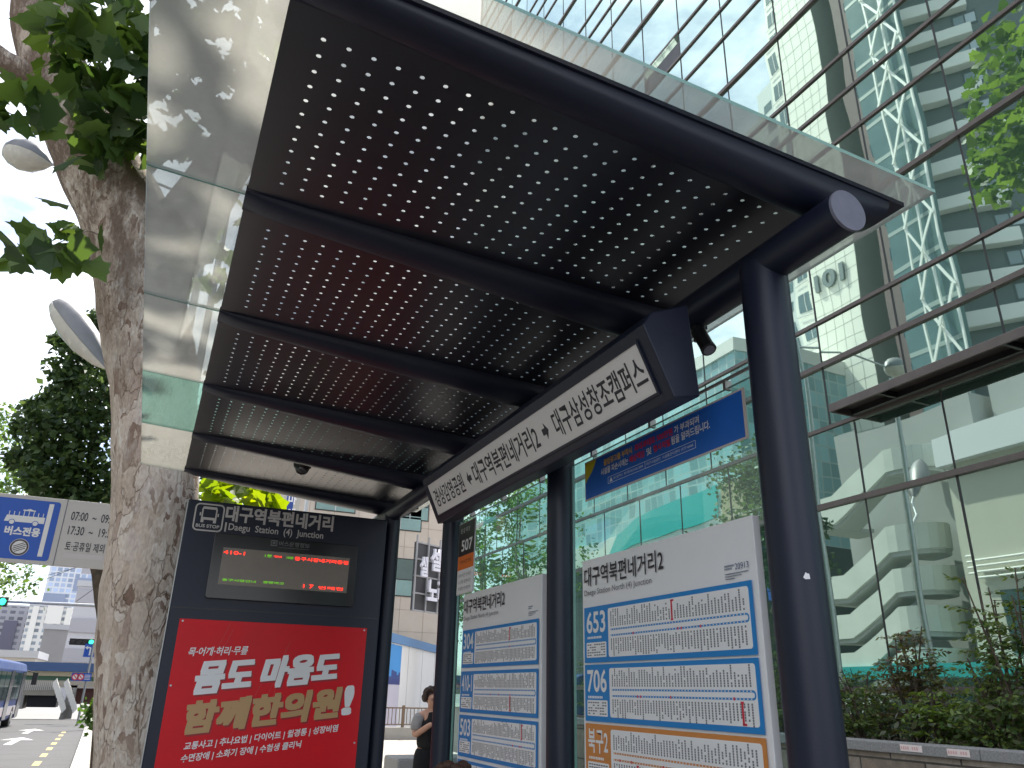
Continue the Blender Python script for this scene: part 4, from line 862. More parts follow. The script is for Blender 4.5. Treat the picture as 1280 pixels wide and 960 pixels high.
# ------------------------------------------------------------------ people
skin = mat('skin', (.48, .27, .19), .5, 0, .35, .06, 20)
def skinned(name, pts, edges, rads, m, parent, root=0, sub=2):
    me = bpy.data.meshes.new(name); me.from_pydata([tuple(p) for p in pts], edges, []); o = bpy.data.objects.new(name, me); COL.objects.link(o)
    sk = o.modifiers.new('skin', 'SKIN'); sk.use_smooth_shade = True
    for i, r_ in enumerate(rads):
        d = me.skin_vertices[0].data[i]; d.radius = r_ if isinstance(r_, tuple) else (r_, r_); d.use_root = (i == root)
    s = o.modifiers.new('sub', 'SUBSURF'); s.levels = sub; s.render_levels = sub; me.materials.append(m)
    if parent: attach(o, parent)
    return o
def ell(mb, c, r, seg=14, rings=9, mi=0, cut=None):
    c = Vector(c); vs = []
    for i in range(rings + 1):
        th = math.pi * i / rings
        for k in range(seg): ph = 2 * math.pi * k / seg; vs.append(c + Vector((r[0] * math.sin(th) * math.cos(ph), r[1] * math.sin(th) * math.sin(ph), r[2] * math.cos(th))))
    mb.add(vs, [(i * seg + k, i * seg + (k + 1) % seg, (i + 1) * seg + (k + 1) % seg, (i + 1) * seg + k) for i in range(rings) for k in range(seg)], mi)
def curls(mb, c, r, n, size, rnd, zmin=-.2, face=None):
    for _ in range(n):
        v = Vector((rnd.gauss(0, 1), rnd.gauss(0, 1), rnd.gauss(0, 1))).normalized()
        if v.z < zmin or (face is not None and v.dot(face) > .45 and v.z < .62): continue
        p = Vector(c) + Vector((v.x * r[0], v.y * r[1], v.z * r[2])); s = size * rnd.uniform(.7, 1.3); ell(mb, p, (s, s, s * .8), 7, 5)
PXC, PYC = 3.24, 9.5; z0 = zg(PYC)
w1 = thing('person', (PXC, PYC, z0), 'woman in black with short curly hair and glasses looking at her phone', 'person')
def W(x, y, z): return Vector((PXC + x, PYC + y, z0 + z))
pts = [W(0, .02, .86), W(0, .01, 1.02), W(0, 0, 1.18), W(0, 0, 1.29), W(0, -.01, 1.345), W(0, -.035, 1.40), W(0, -.045, 1.46), W(0, -.03, 1.52),            # pelvis..head 0-7
       W(-.155, 0, 1.275), W(-.20, -.02, 1.06), W(-.115, -.20, 1.16), W(-.06, -.235, 1.20),                                                              # left arm 8-11
       W(.155, 0, 1.275), W(.20, -.02, 1.06), W(.09, -.20, 1.14), W(.035, -.235, 1.18),                                                                  # right arm 12-15
       W(-.085, .02, .82), W(-.10, .0, .46), W(-.105, .04, .07), W(-.11, -.09, .03), W(.085, .02, .82), W(.10, -.02, .46), W(.105, .02, .07), W(.11, -.11, .03)]
ed = [(0, 1), (1, 2), (2, 3), (3, 4), (4, 5), (5, 6), (6, 7), (3, 8), (8, 9), (9, 10), (10, 11), (3, 12), (12, 13), (13, 14), (14, 15), (0, 16), (16, 17), (17, 18), (18, 19), (0, 20), (20, 21), (21, 22), (22, 23)]
rd_ = [(.14, .11), (.13, .10), (.14, .10), (.10, .08), .048, .062, .082, .06, .05, .04, .033, .028, .05, .04, .033, .028, .085, .055, .038, .032, .085, .055, .038, .032]
body = skinned('body', pts, ed, rd_, skin, w1)
for sx_, hx, hz, hy in ((-1, -.06, 1.20, -.235), (1, .035, 1.18, -.235)):
    for k in range(4):
        b = W(hx + sx_ * (.0), hy - .012, hz + .022 - k * .013); d = Vector((-sx_ * .03, -.03, .004)); skinned('finger', [b, b + d, b + d + Vector((-sx_ * .022, .008, 0))], [(0, 1), (1, 2)], [.009, .0085, .007], skin, body, sub=1)
    b = W(hx, hy - .005, hz + .03); skinned('thumb', [b, b + Vector((-sx_ * .01, -.03, .02)), b + Vector((-sx_ * .02, -.045, .03))], [(0, 1), (1, 2)], [.010, .009, .007], skin, body, sub=1)
tr = [W(0, .02, .90), W(-.085, .02, .80), W(-.10, 0, .46), W(-.105, .04, .10), W(.085, .02, .80), W(.10, -.02, .46), W(.105, .02, .10), W(0, .02, .99)]
skinned('trousers', tr, [(0, 1), (1, 2), (2, 3), (0, 4), (4, 5), (5, 6), (0, 7)], [(.155, .13), .11, .085, .075, .11, .085, .075, (.145, .12)], mat('black_cloth', (.012, .012, .014), .8, 0, .2, .3, 20), w1)
skinned('top', [W(0, .02, .88), W(0, .01, 1.04), W(0, 0, 1.18), W(0, 0, 1.29), W(0, 0, 1.338)], [(0, 1), (1, 2), (2, 3), (3, 4)], [(.18, .145), (.165, .135), (.165, .125), (.128, .098), (.088, .075)], mat('black_top', (.016, .016, .018), .75, 0, .2, .3, 20), w1)
skinned('sleeve', [W(-.11, 0, 1.285), W(-.165, -.002, 1.24), W(-.195, -.012, 1.10)], [(0, 1), (1, 2)], [.075, .074, .068], mat('grey_sleeve', (.28, .27, .27), .8, 0, .2, .1, 20), w1)
skinned('sleeve', [W(.11, 0, 1.285), W(.165, -.002, 1.24), W(.195, -.012, 1.10)], [(0, 1), (1, 2)], [.075, .074, .068], MATS['grey_sleeve'], w1)
mb = MB(); rnd = random.Random(4); hc = W(0, -.02, 1.475); ell(mb, hc + Vector((0, .025, .015)), (.092, .085, .095)); curls(mb, hc + Vector((0, .018, .012)), (.100, .098, .102), 230, .026, rnd, -.45, Vector((0, -1, -.15)).normalized()); mb.build('hair', mat('dark_brown_hair', (.035, .020, .016), .6, 0, .3, .4, 30), w1, smooth=True)
mb = MB(); f = W(0, -.128, 1.455)
for s_ in (-1, 1):
    for k in range(12):
        a, b = 2 * math.pi * k / 12, 2 * math.pi * (k + 1) / 12; mb.tube([f + Vector((s_ * .032 + .024 * math.cos(a), -.003, .018 * math.sin(a))), f + Vector((s_ * .032 + .024 * math.cos(b), -.003, .018 * math.sin(b)))], .002, 5)
mb.tube([f + Vector((-.008, -.003, 0)), f + Vector((.008, -.003, 0))], .002, 5); mb.build('glasses', black, w1)
mb = MB()
for s_ in (-1, 1): ell(mb, f + Vector((s_ * .030, .006, 0)), (.010, .006, .006), 8, 6)
mb.build('eye', mat('eye', (.03, .02, .02), .3), w1); mb = MB(); mb.tube([f + Vector((0, .012, .008)), f + Vector((0, -.008, -.022)), f + Vector((0, .008, -.028))], [.006, .012, .008], 8); mb.build('nose', skin, w1, smooth=True)
mb = MB(); ell(mb, f + Vector((0, .010, -.052)), (.022, .006, .006), 8, 6); mb.build('mouth', mat('lips', (.36, .13, .12), .5), w1)
ph = thing('phone', W(-.01, -.27, 1.20), 'dark phone held in both hands by the woman', 'phone'); mb = MB(); mb.obox(W(-.012, -.275, 1.215), (.036, 0, 0), (0, .022, .066), (0, -.004, .0014)); mb.build('case', black, ph, bevel=.003)
mb = MB(); mb.obox(W(-.012, -.2705, 1.2165), (.032, 0, 0), (0, .020, .060), (0, -.0004, .0002)); mb.build('screen', glassd, ph)
cb = thing('cloth_bag', W(.05, -.18, .98), 'small checked beige pouch hanging from the arm of the woman', 'bag'); mb = MB(); mb.obox(W(.03, -.235, 1.05), (.075, 0, .02), (0, .018, 0), (-.02, 0, .085)); mb.build('pouch', mat('checked_cloth', (.32, .22, .17), .8, 0, .2, .5, 45), cb, bevel=.015)
mb = MB(); mb.tube([W(0, -.225, 1.13), W(.03, -.20, 1.17), W(.06, -.225, 1.13)], .006, 6); mb.build('strap', MATS['checked_cloth'], cb)

QX, QY = .78, 2.22
w2 = thing('person', (QX, QY, 0), 'seated person on the shelter bench with reddish brown hair, only the head top in view', 'person')
def Q(x, y, z): return Vector((QX + x, QY + y, z))      # faces the road (-X)
pts = [Q(.14, 0, .53), Q(.15, 0, .68), Q(.14, 0, .83), Q(.12, 0, .95), Q(.10, 0, 1.02), Q(.07, 0, 1.09), Q(.05, 0, 1.15), Q(.05, 0, 1.23),
       Q(.12, -.17, .93), Q(.08, -.20, .70), Q(-.12, -.13, .64), Q(-.19, -.10, .63), Q(.12, .17, .93), Q(.08, .20, .70), Q(-.12, .13, .64), Q(-.19, .10, .63),
       Q(.08, -.09, .52), Q(-.32, -.10, .51), Q(-.34, -.10, .08), Q(-.44, -.10, .035), Q(.08, .09, .52), Q(-.32, .10, .51), Q(-.34, .10, .08), Q(-.44, .10, .035)]
b2 = skinned('body', pts, ed, rd_, skin, w2)
skinned('shirt', [Q(.14, 0, .54), Q(.15, 0, .68), Q(.14, 0, .83), Q(.12, 0, .94), Q(.12, -.17, .92), Q(.09, -.195, .76), Q(.12, .17, .92), Q(.09, .195, .76)], [(0, 1), (1, 2), (2, 3), (3, 4), (4, 5), (3, 6), (6, 7)], [(.13, .16), (.12, .15), (.12, .155), (.09, .12), .062, .055, .062, .055], mat('dark_shirt', (.05, .05, .06), .8, 0, .2, .2, 15), w2)
skinned('trousers', [Q(.14, 0, .53), Q(.06, -.09, .52), Q(-.32, -.10, .51), Q(-.34, -.10, .14), Q(.06, .09, .52), Q(-.32, .10, .51), Q(-.34, .10, .14)], [(0, 1), (1, 2), (2, 3), (0, 4), (4, 5), (5, 6)], [(.12, .15), .095, .075, .06, .095, .075, .06], MATS['black_cloth'], w2)
for s_ in (-1, 1):
    for k in range(4):
        b = Q(-.20, s_ * (.115 - k * .016), .632); skinned('finger', [b, b + Vector((-.035, 0, -.004)), b + Vector((-.055, 0, -.022))], [(0, 1), (1, 2)], [.009, .0085, .007], skin, b2, sub=1)
mb = MB(); hc = Q(.06, 0, 1.195); ell(mb, hc, (.098, .090, .108)); hv = Vector((-1, 0, -.2)).normalized(); curls(mb, hc, (.108, .10, .118), 320, .016, random.Random(8), -.6, hv); mb.build('hair', mat('reddish_hair', (.060, .028, .018), .6, 0, .3, .4, 30), w2, smooth=True)
mb = MB()
for s_ in (-1, 1): ell(mb, Q(-.030, s_ * .03, 1.155), (.006, .010, .006), 8, 6)
mb.build('eye', MATS['eye'], w2)
mb = MB(); mb.tube([Q(-.028, 0, 1.16), Q(-.048, 0, 1.125), Q(-.03, 0, 1.12)], [.006, .012, .008], 8); mb.build('nose', skin, w2, smooth=True)

# ------------------------------------------------------------------ behind the pylon: stone block, railing, white site wall, beige block, sign frame
sb = thing('stone_block', (2.9, 11.6, zg(11.6)), 'low grey stone block on the pavement beside the standing woman', 'stone block')
p_ = aty(497, 948, 11.6); mb = MB(); mb.box((p_.x, 11.6, -.1), (p_.x + 1.3, 12.3, p_.z)); mb.build('block', granite, sb, bevel=.03)
fn = thing('railing', (9.5, 32, zg(32)), 'low brown metal picket railing in front of the white site wall', 'railing')
zf = aty(500, 884, 32).z; zb_ = aty(500, 909, 32).z; brown = mat('bronze_railing', (.16, .115, .08), .5, .3, .5, .1, 6)
mb = MB(); mb.box((7, 31.97, zf - .05), (22, 32.03, zf)); mb.box((7, 31.97, zb_ + .08), (22, 32.03, zb_ + .12)); mb.build('rail', brown, fn)
mb = MB()
for k in range(100):
    x = 7.05 + k * .15
    mb.box((x - .012, 31.985, zb_ + .12), (x + .012, 32.015, zf - .05))
mb.build('pickets', brown, fn)
for k in range(8):
    x = 7.8 + k * 1.95; mb = MB(); mb.box((x - .05, 31.95, zb_ - .1), (x + .05, 32.05, zf + .07)); mb.build('post', brown, fn)
mb = MB(); mb.box((6, 31.8, -.5), (23, 32.3, zb_)); mb.build('kerb_base', concrete, fn)

W1, W2_ = aty(484, 789, 36), aty(545, 808, 45.2)
dW = Vector((W2_.x - W1.x, W2_.y - W1.y, 0)); LW = dW.length; dW.normalize(); gz = -.4
ww = thing('site_wall', (W1.x, W1.y, gz), 'white site hoarding with blue top trim behind the railing', 'wall')
FW = Face(W1 - dW * 6 + Vector((0, 0, gz - W1.z)), dW, (0, 0, 1)); topz = (W1.z + W2_.z) / 2 - gz
mb = MB(); FW.rect(mb, 0, 0, LW + 14, topz - .4, -.3, 0); mb.build('wall', mat('white_hoarding', (.78, .77, .75), .6, 0, .3, .04, .6), ww)
mb = MB(); FW.rect(mb, -.2, topz - .4, LW + 14, topz, -.4, .12); mb.build('top_trim', mat('trim_blue', (.10, .24, .46), .45), ww)
mb = MB()
for k in range(8): FW.rect(mb, 1 + k * 3.1, 0, 1.05 + k * 3.1, topz - .4, 0, .012)
mb.build('panel_seam', mat('pale_grey', (.5, .5, .5), .6), ww)
a0, b0 = FW.uv(478, 855); a1, b1 = FW.uv(502, 808)
pst = thing('poster', FW.P(a0, 0, .02), 'tall blue poster with a city skyline on the white site wall', 'poster')
mb = MB(); FW.rect(mb, a0, b0, a1, b1, .012, .03); mb.build('blue_sheet', mat('poster_blue', (.05, .30, .70), .5, 0, .4, .15, .3), pst)
mb = MB(); FW.rect(mb, a0, b0, a1, b0 + (b1 - b0) * .14, .03, .034); rr_ = random.Random(2)
for k in range(9):
    q = a0 + (a1 - a0) * k / 9; FW.rect(mb, q, b0 + (b1 - b0) * .14, q + (a1 - a0) / 10, b0 + (b1 - b0) * rr_.uniform(.18, .40), .03, .033)
mb.build('skyline', mat('poster_navy', (.02, .04, .20), .5), pst)
mb = MB(); FW.rect(mb, a0, .2, a1, b0, .012, .025); mb.build('pale_sheet', mat('poster_pale', (.58, .55, .64), .5, 0, .4, .1, .2), pst)

BYY = 50
bb = thing('beige_building', (20, BYY, -.5), 'beige stone clad building with green windows beyond the shelter end', 'building')
bx0 = aty(374, 640, BYY).x
mb = MB(); mb.box((bx0, BYY, -.6), (40, BYY + 14, 24)); mb.build('wall', beigest, bb)
mb = MB()
for k in range(16): mb.box((bx0, BYY - .012, 1 + k * 1.33), (40, BYY - .002, 1.03 + k * 1.33))
for k in range(14): mb.box((bx0 + .6 + k * 1.6, BYY - .012, -.4), (bx0 + .63 + k * 1.6, BYY - .002, 24))
mb.build('cladding_joint', mat('joint_beige', (.40, .33, .27), .8), bb)
wins = []
for k in range(4):
    xl, xr = aty(470, 700, BYY).x, aty(524, 680, BYY).x
    for z in (aty(510, 745, BYY).z, aty(513, 663, BYY).z): wins.append((xl + k * 6, xr + k * 6, z, z + 2.3 if k or z < 8 else z + 2.1))
for q in range(3): wins += [(bx0 + 1, bx0 + 3.5, 12.2 + q * 4, 14.2 + q * 4), (bx0 + 6, bx0 + 8.5, 12.2 + q * 4, 14.2 + q * 4)]
for xl, xr, zl, zh in wins:
    mb = MB(); mb.box((xl - .06, BYY - .05, zl - .06), (xr + .06, BYY - .004, zh + .06)); wf = mb.build('window', black, bb)
    mb = MB(); mb.box((xl, BYY - .056, zl), (xr, BYY - .051, zl + .42 * (zh - zl))); mb.build('lower_pane', mat('pale_green_pane', (.20, .33, .31), .15, 0, .7, .15, .6), wf)
    mb = MB(); mb.box((xl, BYY - .056, zl + .45 * (zh - zl)), (xr, BYY - .051, zh)); mb.build('upper_pane', mat('dark_green_pane', (.07, .12, .11), .12, 0, .7, .15, .6), wf)
    mb = MB(); mb.box(((xl + xr) / 2 - .03, BYY - .062, zl), ((xl + xr) / 2 + .03, BYY - .0565, zl + .42 * (zh - zl))); mb.build('frame_bar', mat('alu', (.5, .5, .5), .5), wf)
# blue blade sign above the pylon
v0, v1 = aty(357, 640, 40), aty(369, 612, 40)
vs_ = thing('blade_sign', (v0.x, 40, v0.z - 3), 'narrow vertical blue shop sign with white letters above the pylon', 'sign'); mb = MB(); mb.box((v0.x, 40, v0.z - 2.4), (v1.x, 40.3, v1.z + 1.5)); mb.build('panel', mat('blade_blue', (.02, .06, .28), .5), vs_)
for k, ch in enumerate('마예'): text('lettering', ch, (v0.x + .06, 40, v0.z + .42 - k * .72), .40, .52, (1, 0, 0), (0, 0, 1), wlet, vs_, bold=.03, lift=.004)
mb = MB(); mb.box((v1.x, 40.1, v0.z - 2), (v1.x + .6, 40.2, v0.z - 1.9)); mb.box((v1.x + .6, 40, -.4), (v1.x + .75, 40.2, v1.z + 1.5)); mb.build('post', steel, vs_)
# letter sign frame beside the far post
KY = 38
ks = thing('letter_sign', tuple(aty(545, 765, KY)), 'dark frame sign with white channel letters beside the far post', 'sign')
c0, c1 = aty(522, 762, KY), aty(566, 680, KY)
mb = MB()
kd = Vector((.86, .5, 0)).normalized()
FK = Face((c0.x, KY, c0.z), kd, (0, 0, 1)); LK_, HK = 3.6, c1.z - c0.z
FK.rect(mb, 0, 0, LK_, HK, -.5, -.42); mb.build('back_panel', mat('sign_dark', (.05, .05, .055), .6), ks)
mb = MB()
for k in range(5): FK.rect(mb, 0, HK * k / 4 - .04, LK_, HK * k / 4 + .04, -.42, -.34)
for k in range(5): FK.rect(mb, LK_ * k / 4 - .04, 0, LK_ * k / 4 + .04, HK + .35, -.34, -.28)
mb.build('frame', mat('frame_grey', (.30, .30, .31), .5), ks)
kl = mat('channel_letter', (.66, .66, .74), .45)
for s_, a, b, c, d in (('실', .02, 1.62, .52, 2.62), ('설', .78, 2.0, 1.5, 3.15), ('노래', .62, .35, 2.1, 1.65), ('ㅡ', 1.62, 2.3, 2.6, 2.42)): text('lettering', s_, FK.P(a, b), c - a, d - b, FK.x, (0, 0, 1), kl, ks, bold=.03, lift=.0, depth=.06)
mb = MB(); q = FK.P(LK_ * .85, 0, -.6); mb.box((q.x - .15, q.y - .15, -.5), (q.x + .15, q.y + .15, HK + c0.z + 1.2)); mb.build('post', mat('frame_grey', (.3, .3, .31), .5), ks)

# ------------------------------------------------------------------ far end of the street
def tower_mat(name, wall, win, bw, rh, mort, off=0, spec=.5):
    m = bpy.data.materials.new(name); m.use_nodes = True; t = m.node_tree; b = t.nodes['Principled BSDF']; n = t.nodes.new; l = t.links.new
    c = n('ShaderNodeTexCoord'); s_ = n('ShaderNodeSeparateXYZ'); l(c.outputs['Object'], s_.inputs[0]); a = n('ShaderNodeMath'); a.operation = 'ADD'; l(s_.outputs[0], a.inputs[0]); l(s_.outputs[1], a.inputs[1])
    cb_ = n('ShaderNodeCombineXYZ'); l(a.outputs[0], cb_.inputs[0]); l(s_.outputs[2], cb_.inputs[1])
    br = n('ShaderNodeTexBrick'); br.offset = off; br.inputs['Scale'].default_value = 1; br.inputs['Brick Width'].default_value = bw; br.inputs['Row Height'].default_value = rh; br.inputs['Mortar Size'].default_value = mort; br.inputs['Mortar Smooth'].default_value = .05; br.inputs['Bias'].default_value = -.1
    br.inputs['Color1'].default_value = (*win, 1); br.inputs['Color2'].default_value = (*[min(1, q * 2.0) for q in win], 1); br.inputs['Mortar'].default_value = (*wall, 1); l(cb_.outputs[0], br.inputs[0])
    l(br.outputs[0], b.inputs['Base Color']); b.inputs['Roughness'].default_value = .5; MATS[name] = m; return m
def block(name, px0, px1, pyt, Y, depth, m, label, cat='building', grp=None, zb=-2, parts=None):
    xa, xb = aty(px0, 800, Y).x, aty(px1, 800, Y).x; zt = aty((px0 + px1) / 2, pyt, Y).z
    t = thing(name, ((xa + xb) / 2, Y, zb), label, cat, grp); mb = MB(); mb.box((xa, Y, zb), (xb, Y + depth, zt)); mb.build('wall', m, t)
    mb = MB(); mb.box((xa - .2, Y - .2, zt + .01), (xb + .2, Y + depth, zt + .8)); mb.build('roof', mat('far_roof', (.45, .45, .47), .7), t); return t, xa, xb, zt
G = 'buildings at the end of the street'
t, xa, xb, zt = block('tower_block', 41, 108, 640, 560, 40, tower_mat('grid_tower', (.62, .63, .66), (.25, .30, .40), 3.4, 3.1, .45), 'tallest pale tower with a white window grid at the end of the street', grp=G)
for k in range(7): mb = MB(); mb.box((xa + (k * 3 % 7) * 5, 559.4, 44 + k * 10.4), (xa + (k * 3 % 7) * 5 + 12, 559.9, 52 + k * 10.4)); mb.build('recessed_bay', mat('blue_bay', (.25, .29, .40), .4), t)
t, xa, xb, zt = block('apartment_block', -30, 31, 757, 480, 30, tower_mat('grey_tower', (.33, .32, .35), (.10, .10, .12), 3.8, 3.0, .75), 'dark grey apartment block with small square windows', grp=G)
mb = MB(); mb.box((xb - 11, 479.5, 0), (xb - 5, 479.95, zt - 7)); mb.build('dark_bay', mat('plum_bay', (.12, .11, .16), .5), t)
t, xa, xb, zt = block('striped_building', 27, 80, 758, 450, 30, tower_mat('striped_tower', (.62, .60, .57), (.16, .18, .20), 3.6, 2.9, .7), 'white striped building with window columns beside the grey block', grp=G)
mb = MB()
for k in range(3): mb.box((xa + 1.6 + k * 7.2, 449.5, 0), (xa + 4.2 + k * 7.2, 449.95, zt))
mb.box((xb - 10, 449.3, 28), (xb - 3.2, 449.9, zt + .5)); mb.build('pilaster', mat('cream_pilaster', (.70, .67, .62), .6), t)
block('blank_building', 52, 90, 787, 150, 14, mat('blank_grey', (.30, .29, .29), .7, 0, .3, .06, .3), 'blank grey box building in the middle of the street end', grp=G)
t, xa, xb, zt = block('banded_building', 83, 190, 735, 130, 18, mat('band_light', (.50, .49, .52), .6, 0, .3, .04, .2), 'large pale building with grey horizontal bands behind the trunk', grp=G)
mb = MB()
for k in range(4): mb.box((xa, 129.7, 4.2 + k * 4.0), (xb, 129.95, 6.0 + k * 4.0))
mb.build('grey_band', mat('band_grey', (.36, .35, .38), .6), t)
block('low_building', -10, 50, 822, 110, 12, mat('tan_low', (.48, .44, .39), .7, 0, .3, .1, .5), 'low tan building above the bus roof', grp=G)

OY = 63
ov = thing('footbridge', (-8, OY, zg(OY)), 'pedestrian overpass with blue canopy beam and white stair rails closing the street', 'footbridge')
def ob(part, m, x0p, y0p, x1p, y1p, d0=0, d1=.6, extend=None):
    a, b = aty(x0p, y1p, OY), aty(x1p, y0p, OY); mb = MB(); mb.box((a.x if extend is None else extend[0], OY + d0, a.z), (b.x if extend is None else extend[1], OY + d1, b.z)); return mb.build(part, m, ov)
ob('canopy_beam', mat('bridge_blue', (.06, .12, .28), .5), 28, 830, 130, 838, -.3, 2.5, (-13, 8))
ob('girder', mat('girder_yellow', (.50, .44, .30), .6), 28, 839, 130, 844, -.1, 2.2, (-13, 8))
ob('net_panel', mat('green_net', (.09, .19, .13), .8), 30, 845, 118, 851, .1, 2.0, (-13, 8))
ob('deck_band', mat('deck_tan', (.48, .43, .36), .7), 20, 852, 130, 858, -.1, 2.2, (-16, 8))
ob('louver_panel', mat('louver', (.40, .37, .32), .7, 0, .3, .1, 1), 10, 859, 70, 868.5, -.05, 2.2)
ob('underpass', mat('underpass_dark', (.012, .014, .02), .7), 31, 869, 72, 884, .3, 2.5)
ob('abutment', concrete, 8, 868, 31, 886, -.1, 2.5)
ob('side_wall', mat('maroon_wall', (.10, .035, .03), .7), 91, 861, 132, 880, .3, 2.5)
mb = MB()
for k in range(22):
    q = aty(22 + k * 2.4, 851.5, OY); mb.box((q.x - .02, OY - .2, q.z - .55), (q.x + .02, OY - .16, q.z))
mb.build('railing', wsg, ov)
for xa_, xb_ in ((69, 80), (83, 94)):
    mb = MB(); n_ = 7
    for k in range(n_):
        a, b = aty(xa_ + (xb_ - xa_) * k / n_, 850 + 34 * k / n_, OY - 1), aty(xa_ + (xb_ - xa_) * (k + 1) / n_, 850 + 34 * (k + 1) / n_ + 4, OY - 1); mb.prism([(a.x - .10, OY - 1.3 + .01 * k, a.z - .18), (b.x - .10, OY - 1.3 + .01 * k, b.z - .18), (b.x + .10, OY - 1.3 + .01 * k, b.z + .1), (a.x + .10, OY - 1.3 + .01 * k, a.z + .1)], (0, .3, 0))
    mb.build('stair_parapet', mat('white_parapet', (.86, .84, .80), .6), ov)
a, b = aty(80, 884, OY), aty(86, 852, OY); mb = MB()
for k in range(9): mb.box((a.x - .1 + k * .02, OY - .9 + k * .1, -.7), (b.x + .1 + k * .06, OY - .8 + k * .1 + .6, -.55 + k * .24))
mb.build('stair', concrete, ov)

# traffic signals and signs over the crossing
def tl_head(t, cx, cy, cz, n, on_i, s=.30):
    mb = MB(); mb.box((cx - s * n * .55, cy, cz - s * .6), (cx + s * n * .55, cy + .25, cz + s * .6)); mb.build('signal_box', black, t, bevel=.03)
    for k in range(n):
        x = cx + (k - (n - 1) / 2) * s * 1.08; mb = MB(); mb.tube([(x, cy - .02, cz), (x, cy - .005, cz)], s * .42, 18); mb.build('signal_lamp', emit('green_signal', (.03, .9, .45), 2.4) if k == on_i else mat('dark_lens', (.03, .012, .012), .3), t)
        mb = MB(); mb.tube([(x, cy - .18, cz + .03), (x, cy - .021, cz + .03)], s * .46, 18, caps=False); mb.build('hood', black, t)
ta, tb = aty(-6, 751.5, 45), aty(134, 757.5, 45)
sg1 = thing('traffic_signal', (tb.x + .5, 45, zg(45)), 'green traffic signal on a long mast arm over the road at the frame edge', 'traffic light', 'traffic signals')
mb = MB(); mb.tube([(tb.x + .6, 45, -.6), (tb.x + .6, 45, tb.z + .6)], [.14, .10], 12); mb.build('pole', steel, sg1, smooth=True)
mb = MB(); mb.tube([(tb.x + .6, 45, tb.z), (ta.x - 1.5, 45, ta.z)], [.09, .05], 10); mb.build('arm', steel, sg1, smooth=True)
gp = aty(2, 752.5, 45); tl_head(sg1, gp.x - .52, 44.8, gp.z, 4, 3, .36)
q = aty(114, 803, 54)
sg2 = thing('traffic_signal', (.4, 54, zg(54)), 'green traffic signal above the blue arrow sign by the trunk', 'traffic light', 'traffic signals')
tl_head(sg2, q.x - .47, 53.8, q.z, 4, 3, .30)
mb = MB(); mb.tube([(q.x + 1.6, 54, -.8), (q.x + 1.6, 54, q.z + .5)], [.12, .09], 12); mb.build('pole', steel, sg2, smooth=True); mb = MB(); mb.tube([(q.x + 1.6, 54.1, q.z), (q.x - 1.2, 54.1, q.z + .02)], .05, 8); mb.build('arm', steel, sg2, smooth=True)
def arrow_left(F, mb, cx, cy, s):
    F.poly(mb, [(cx + .12 * s, cy - .8 * s), (cx + .38 * s, cy - .8 * s), (cx + .38 * s, cy + .45 * s), (cx + .12 * s, cy + .45 * s)], .01, .02); F.poly(mb, [(cx - .25 * s, cy + .45 * s), (cx + .38 * s, cy + .45 * s), (cx + .25 * s, cy + .7 * s), (cx - .25 * s, cy + .7 * s)], .01, .02)
    F.poly(mb, [(cx - .25 * s, cy + .2 * s), (cx - .25 * s, cy + .95 * s), (cx - .7 * s, cy + .575 * s)], .01, .02)
p0, p1 = aty(103.5, 821, 53), aty(133, 805.5, 53)
sa = thing('lane_arrow_sign', (p1.x, 53, p0.z), 'blue sign with two white left-turn arrows beside the trunk', 'traffic sign', 'traffic signs over the crossing'); F = Face((p0.x, 53, p0.z), (1, 0, 0), (0, 0, 1)); w_, h_ = p1.x - p0.x, p1.z - p0.z
mb = MB(); F.rect(mb, 0, 0, w_, h_, -.05, .01); mb.build('panel', signblue, sa); mb = MB(); F.rect(mb, w_ * .44, 0, w_ * .455, h_, .01, .015)
for k in range(3): arrow_left(F, mb, w_ * (.22 + .46 * k) if k < 2 else w_ * 1.5, h_ * .46, h_ * .42) if k < 2 else None
mb.build('arrow', wsg, sa)
p0, p1 = aty(88, 851, 50), aty(115, 841.5, 50)
sn = thing('prohibition_sign', (p0.x, 50, p0.z), 'long blue sign with two red ringed no-turn discs', 'traffic sign', 'traffic signs over the crossing'); F = Face((p0.x, 50, p0.z), (1, 0, 0), (0, 0, 1)); w_, h_ = p1.x - p0.x, p1.z - p0.z
mb = MB(); F.rect(mb, 0, 0, w_, h_, -.05, .01); mb.build('panel', signblue, sn)
for k in (.2, .47):
    mb = MB(); F.ring(mb, w_ * k, h_ * .5, .0005, h_ * .40, .01, .02); d_ = mb.build('disc', wsg, sn); mb = MB(); F.ring(mb, w_ * k, h_ * .5, h_ * .30, h_ * .42, .02, .03); F.poly(mb, [(w_ * k - h_ * .3, h_ * .75), (w_ * k - h_ * .22, h_ * .8), (w_ * k + h_ * .3, h_ * .25), (w_ * k + h_ * .22, h_ * .2)], .02, .028); mb.build('red_ring', redink, d_)
mb = MB()
for k in range(4): F.rect(mb, w_ * .66, h_ * (.2 + .17 * k), w_ * .95, h_ * (.27 + .17 * k), .01, .016)
mb.build('print', wsg, sn); mb = MB(); mb.tube([(p1.x - .2, 50.1, -.7), (p1.x - .2, 50.1, p1.z + 1.6)], .06, 8); mb.build('pole', steel, sn)
# overhead wires
mb = MB()
for (pa, pb, Y) in (((-8, 732), (132, 700), 70), ((-8, 750), (132, 690), 70), ((95, 752), (140, 715), 60)):
    a, b = aty(*pa, Y), aty(*pb, Y); mb.tube([a, (a + b) / 2 - Vector((0, 0, .15)), b + Vector((2, 0, .8))], .018, 5)
o = mb.build('overhead_wire', black); tag(o, 'thin overhead wires crossing the white sky at the street end', 'wires')

